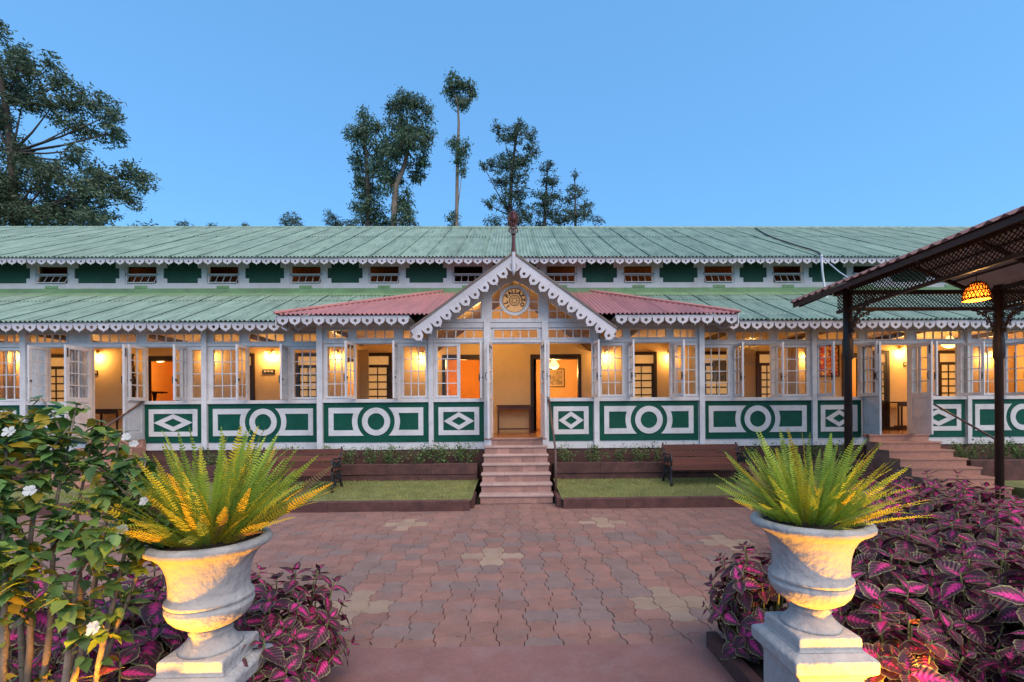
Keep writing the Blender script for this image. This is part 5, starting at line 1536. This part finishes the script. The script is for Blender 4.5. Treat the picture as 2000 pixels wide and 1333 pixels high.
# ------------------------------------------------------------------ clipped shrubs in the planters
def shrub(x, label, seed, h=.42, rad=.26, dens=1.0):
    r_ = random.Random(seed); y = (YPW+.2+YP-.05)/2; z0 = .55
    t = thing('hedge_shrub', label, 'shrub', (x, y, z0), 'sparse shrubs in the planters')
    st_ = MB(); fo = MB()
    for k in range(12):
        a = r_.uniform(0,6.28); d = Vector((math.cos(a)*rad*r_.uniform(.3,1.3), math.sin(a)*.12, h*r_.uniform(.6,1.1)))
        p0 = Vector((x+d.x*.3, y+d.y*.3, z0-.02)); p1 = Vector((x,y,z0))+d
        st_.tube([p0, (p0+p1)/2+Vector((r_.uniform(-.03,.03),0,.02)), p1], [.006,.005,.002], 4)
        for j in range(int(34*dens)):
            f = r_.betavariate(2.2, 1.5); c = p0*(1-f)+p1*f+Vector((r_.gauss(0,.04), r_.gauss(0,.03), r_.gauss(0,.03)))
            L_ = r_.uniform(.032,.062); u = Vector((r_.gauss(0,1), r_.gauss(0,1), r_.gauss(0,.7))).normalized(); v = u.orthogonal().normalized()
            v = (Matrix.Rotation(r_.uniform(0,6.28), 3, u) @ v)
            fo.add([c, c+u*L_*.5+v*L_*.28, c+u*L_, c+u*L_*.5-v*L_*.28], [(0,1,2,3)])
    put('stems', st_.mesh('stems', M['twig']), t); put('foliage', fo.mesh('foliage', M['hedge']), t)
names = ['just beyond the right end of the left bench','second from the left bench','third from the left bench','fourth from the left bench','fifth from the left bench','sixth from the left bench, near the central stairs','nearest the left side of the central stairs']
for i, nm in enumerate(names): shrub(-4.05+i*.50, 'leafy shrub in the left planter, '+nm, 300+i, .42 if i < 5 else .50, dens=1.15 if i in (0,3,5,6) else .75)
names = ['nearest the right side of the central stairs','second right of the central stairs','third right of the central stairs','fourth right of the central stairs','at the left end of the right bench']
for i, nm in enumerate(names): shrub(1.25+i*.50, 'twiggy shrub in the right planter, '+nm, 320+i, .42, dens=.7 if i != 2 else .5)
for i, (x, nm) in enumerate(((3.9,'behind the left half of the right bench'),(4.5,'behind the right half of the right bench'),(5.1,'just past the right bench'),(5.9,'between the right fern and the canopy post'),(6.6,'close to the canopy post'),(7.2,'left of the canopy stairs'))):
    shrub(x, 'dark shrub in the right planter '+nm, 340+i, .42, dens=1.0)
for i, (x, nm) in enumerate(((-4.8,'behind the middle of the left bench'),(-5.6,'behind the left fern'),(-6.4,'left of the left fern'))):
    shrub(x, 'sparse shrub in the left planter '+nm, 350+i, .42, dens=.8)
t = stone_run('planter_wall', 'low red stone planter wall right of the canopy stairs', 'wall', (RX1+.08, 14, YPW), .2, .0, .60, 1.25, M['stone_red'], 'planter walls')
soil = MB(); soil.box(RX1+.08, 14, YPW+.2, YW-.03, 0, .56); struct(put('planting_bed', soil.mesh('planting_bed', M['soil'])))
soil = MB(); soil.box(RX1+.08, 14, 6.5, YPW, -.05, .16); struct(put('lawn', soil.mesh('lawn', M['lawn'])))
for i, nm in enumerate(('just right of the canopy stairs','second right of the canopy stairs','behind the outer canopy post','at the far right edge')):
    shrub(RX1+.35+i*.62, 'yellow-green shrub in the planter, '+nm, 360+i, .46, .34, dens=1.3)

# ------------------------------------------------------------------ trees behind the building
def tree(name, label, Y_, trunk, r0, clusters, leaf, lsz, seed, bark, group, droop=0.3, dens=1.0, limbs=True, narrow=.32, dscale=1.0):
    """trunk: list of (px, py, radius factor); clusters: (px, py, rx, ry) in photograph pixels at depth Y_"""
    r_ = random.Random(seed); k = Y_/F
    r0 *= .62; dens *= 3.6; lsz *= .82; base = bp(trunk[0][0], trunk[0][1], Y_); t = thing(name, label, 'tree', (base.x, Y_, 0), group)
    pts = [Vector((base.x, Y_, -.05))]+[bp(a, c, Y_) for a, c, f in trunk]; rs = [r0*1.25]+[r0*f for a, c, f in trunk]
    b = MB(); b.tube(pts, rs, 9)
    fol = MB()
    for px, py, rx, ry in clusters:
        c = bp(px, py, Y_); c.y += r_.uniform(-1,1)*rx*k*.8*dscale
        if limbs:
            j = min(range(1, len(pts)), key=lambda q: (pts[q]-c).length + (4 if pts[q].z > c.z else 0)); p = pts[j]
            b.tube([p, p*.5+c*.5+Vector((0,0,-ry*k*.25)), c], [max(.03, rs[j]*.45), max(.02, rs[j]*.25), .02], 5)
        RX_, RZ_, RY_ = rx*k, ry*k, rx*k*.9*dscale
        nsub = max(3, int(rx*ry/55*dens))
        for m in range(nsub):
            d = Vector((r_.gauss(0,1), r_.gauss(0,1), r_.gauss(0,1))).normalized()*r_.random()**.45
            sc_ = c+Vector((d.x*RX_*.94, d.y*RY_, d.z*RZ_*.94)); sr_ = r_.uniform(.5,1.0)*lsz*2.5
            if limbs and m % 3 == 0: b.tube([c, (c+sc_)/2+Vector((0,0,-.1)), sc_], [.03,.02,.01], 4, cap=False)
            for q in range(int(r_.uniform(15, 27))):
                g_ = Vector((r_.gauss(0,1), r_.gauss(0,1), r_.gauss(0,.8)))
                if g_.length > 1.5: g_ *= 1.5/g_.length*r_.random()
                g_ *= sr_*.52
                p = sc_+g_; L_ = lsz*r_.uniform(.6,1.2)
                u = Vector((r_.gauss(0,1), r_.gauss(0,1), r_.gauss(0,.7)-droop*2)).normalized(); v = u.cross(Vector((r_.gauss(0,1), r_.gauss(0,1), r_.gauss(0,1))).normalized())
                if v.length < .1: v = u.orthogonal()
                v.normalize()
                fol.add([p, p+u*L_*.5+v*L_*narrow*.5, p+u*L_, p+u*L_*.5-v*L_*narrow*.5], [(0,1,2,3)])
    put('trunk', b.mesh('trunk', M[bark], True), t); put('crown', fol.mesh('crown', M[leaf]), t)
tree('eucalyptus_tree', 'huge spreading tree filling the left edge of the sky', 27, [(25,600,1),(28,420,.9),(22,300,.8),(10,200,.6),(-5,110,.35),(-10,50,.2)], .40,
  [(0,70,35,40),(22,110,28,28),(55,120,28,22),(85,115,18,18),(10,160,40,35),(60,160,36,24),(100,165,30,20),(135,165,26,20),(45,205,30,18),(100,205,45,22),(150,195,40,24),(195,200,30,24),(222,225,18,20),
   (130,240,40,20),(180,245,40,22),(225,260,14,16),(5,240,30,30),(20,290,34,34),(130,300,40,14),(165,300,22,12),(60,320,44,30),(10,350,50,45),(60,380,60,42),(120,350,45,34),(165,345,40,32),(205,350,40,34),(245,330,28,24),(270,345,24,22),
   (135,395,55,32),(190,385,40,28),(235,375,30,22),(255,395,18,14),(20,420,60,36),(90,425,60,26),(150,432,30,16),(205,436,45,14),(275,440,20,8),(0,385,50,40),(-50,200,60,120),(-60,380,60,70)],
  'leaf_t4', .32, 1, 'bark_d', 'trees behind the hotel', .25, .60)
tree('eucalyptus_tree', 'left of the two leafy trees rising left of centre behind the roof', 31, [(718,520,1),(719,380,.85),(715,300,.6),(708,240,.3)], .30,
  [(705,215,14,14),(712,240,26,22),(735,245,16,16),(705,275,26,26),(735,285,22,28),(700,310,24,24),(735,330,24,26),(700,345,22,22),(715,370,28,24),(700,400,18,20),(730,410,26,26),(745,430,24,16),(708,432,26,14)],
  'leaf_t', .30, 2, 'bark_d', 'trees behind the hotel', .5, 1.1)
tree('eucalyptus_tree', 'taller right one of the two leafy trees left of centre, with a bent pale trunk', 30, [(770,520,1),(770,400,.9),(774,360,.85),(790,325,.7),(797,290,.5),(795,230,.25)], .34,
  [(792,200,24,20),(775,215,22,20),(812,215,24,22),(835,222,14,16),(785,250,34,26),(820,255,26,26),(762,275,24,26),(800,290,34,24),(835,275,14,26),(770,310,24,22),(808,325,22,22),(825,310,16,18),(770,345,20,20),(780,385,24,22),(795,415,18,18),(755,350,14,40),(785,435,24,12),(808,435,10,10)],
  'leaf_t', .30, 3, 'bark', 'trees behind the hotel', .5, 1.15)
tree('eucalyptus_tree', 'slender lone tree with a bare trunk and tufted top left of the gable', 30, [(890,520,1),(892,420,.95),(893,330,.85),(896,240,.65),(894,205,.5),(885,170,.25)], .20,
  [(885,165,16,20),(905,165,16,18),(878,178,12,16),(918,175,13,18),(895,185,22,16),(905,202,16,10),(888,285,12,18),(905,290,12,20),(898,315,14,14),(903,338,8,12),(885,425,12,12),(888,438,14,8)],
  'leaf_t', .26, 4, 'bark', 'trees behind the hotel', .5, 1.4)
tree('pine_tree', 'double-trunked tree directly behind the gable finial', 31, [(1000,520,1),(995,420,.9),(1000,330,.7),(1008,270,.45),(1012,245,.2)], .26,
  [(1015,248,20,14),(1038,262,14,12),(975,252,16,10),(985,270,16,12),(1010,275,30,16),(1035,285,16,14),(1000,300,34,16),(1045,298,10,8),(960,318,18,8),(945,330,14,6),(985,325,28,14),(1025,325,22,16),(1000,350,34,16),(975,350,18,10),(1010,378,34,16),(985,400,34,12),(955,405,16,8),(1020,410,28,18),(1005,432,38,14),(965,438,22,8)],
  'leaf_t3', .22, 5, 'bark_d', 'trees behind the hotel', .1, 1.3, narrow=.4)
tree('pine_tree', 'middle of the three dark trees right of the finial', 32, [(1062,520,1),(1064,420,.8),(1068,350,.4),(1070,320,.2)], .22,
  [(1071,318,8,8),(1070,335,16,12),(1068,355,20,12),(1082,360,16,10),(1060,378,26,14),(1085,385,16,14),(1060,402,30,14),(1075,418,32,14),(1055,435,26,10),(1085,436,18,10)],
  'leaf_t3', .21, 6, 'bark_d', 'trees behind the hotel', .1, 1.3, narrow=.4)
tree('pine_tree', 'rightmost and lowest of the three dark trees right of the finial', 32, [(1125,520,1),(1124,430,.7),(1123,370,.35),(1122,345,.2)], .20,
  [(1123,346,8,8),(1120,362,16,10),(1130,378,20,12),(1112,388,18,12),(1142,395,18,12),(1118,410,26,14),(1148,415,18,12),(1125,430,36,12),(1165,432,16,8),(1100,432,14,10)],
  'leaf_t2', .21, 7, 'bark_d', 'trees behind the hotel', .1, 1.3, narrow=.4)
for i, (px, py, rx, ry, nm) in enumerate(((570,428,24,20,'small round tree peeking over the ridge left of the tall trees'),(655,430,22,16,'small thin tree peeking over the ridge beside the tall pair'),(365,440,18,7,'low bushy treetop just showing over the left of the ridge'),(415,440,6,6,'tiny left treetop just showing over the ridge'),(480,441,5,5,'tiny right treetop just showing over the ridge'),(685,436,12,10,'low treetop at the foot of the tall pair'))):
    tree('distant_tree', nm, 33, [(px,520,1),(px,py+ry,.6),(px,py,.3)], .14, [(px,py,rx*.8,ry*.8),(px-rx*.5,py+ry*.4,rx*.5,ry*.5),(px+rx*.5,py+ry*.4,rx*.5,ry*.5),(px,py+ry*.7,rx*.7,ry*.4)], 'leaf_t2', .2, 30+i, 'bark_d', 'small treetops beyond the ridge', .2, 1.6)
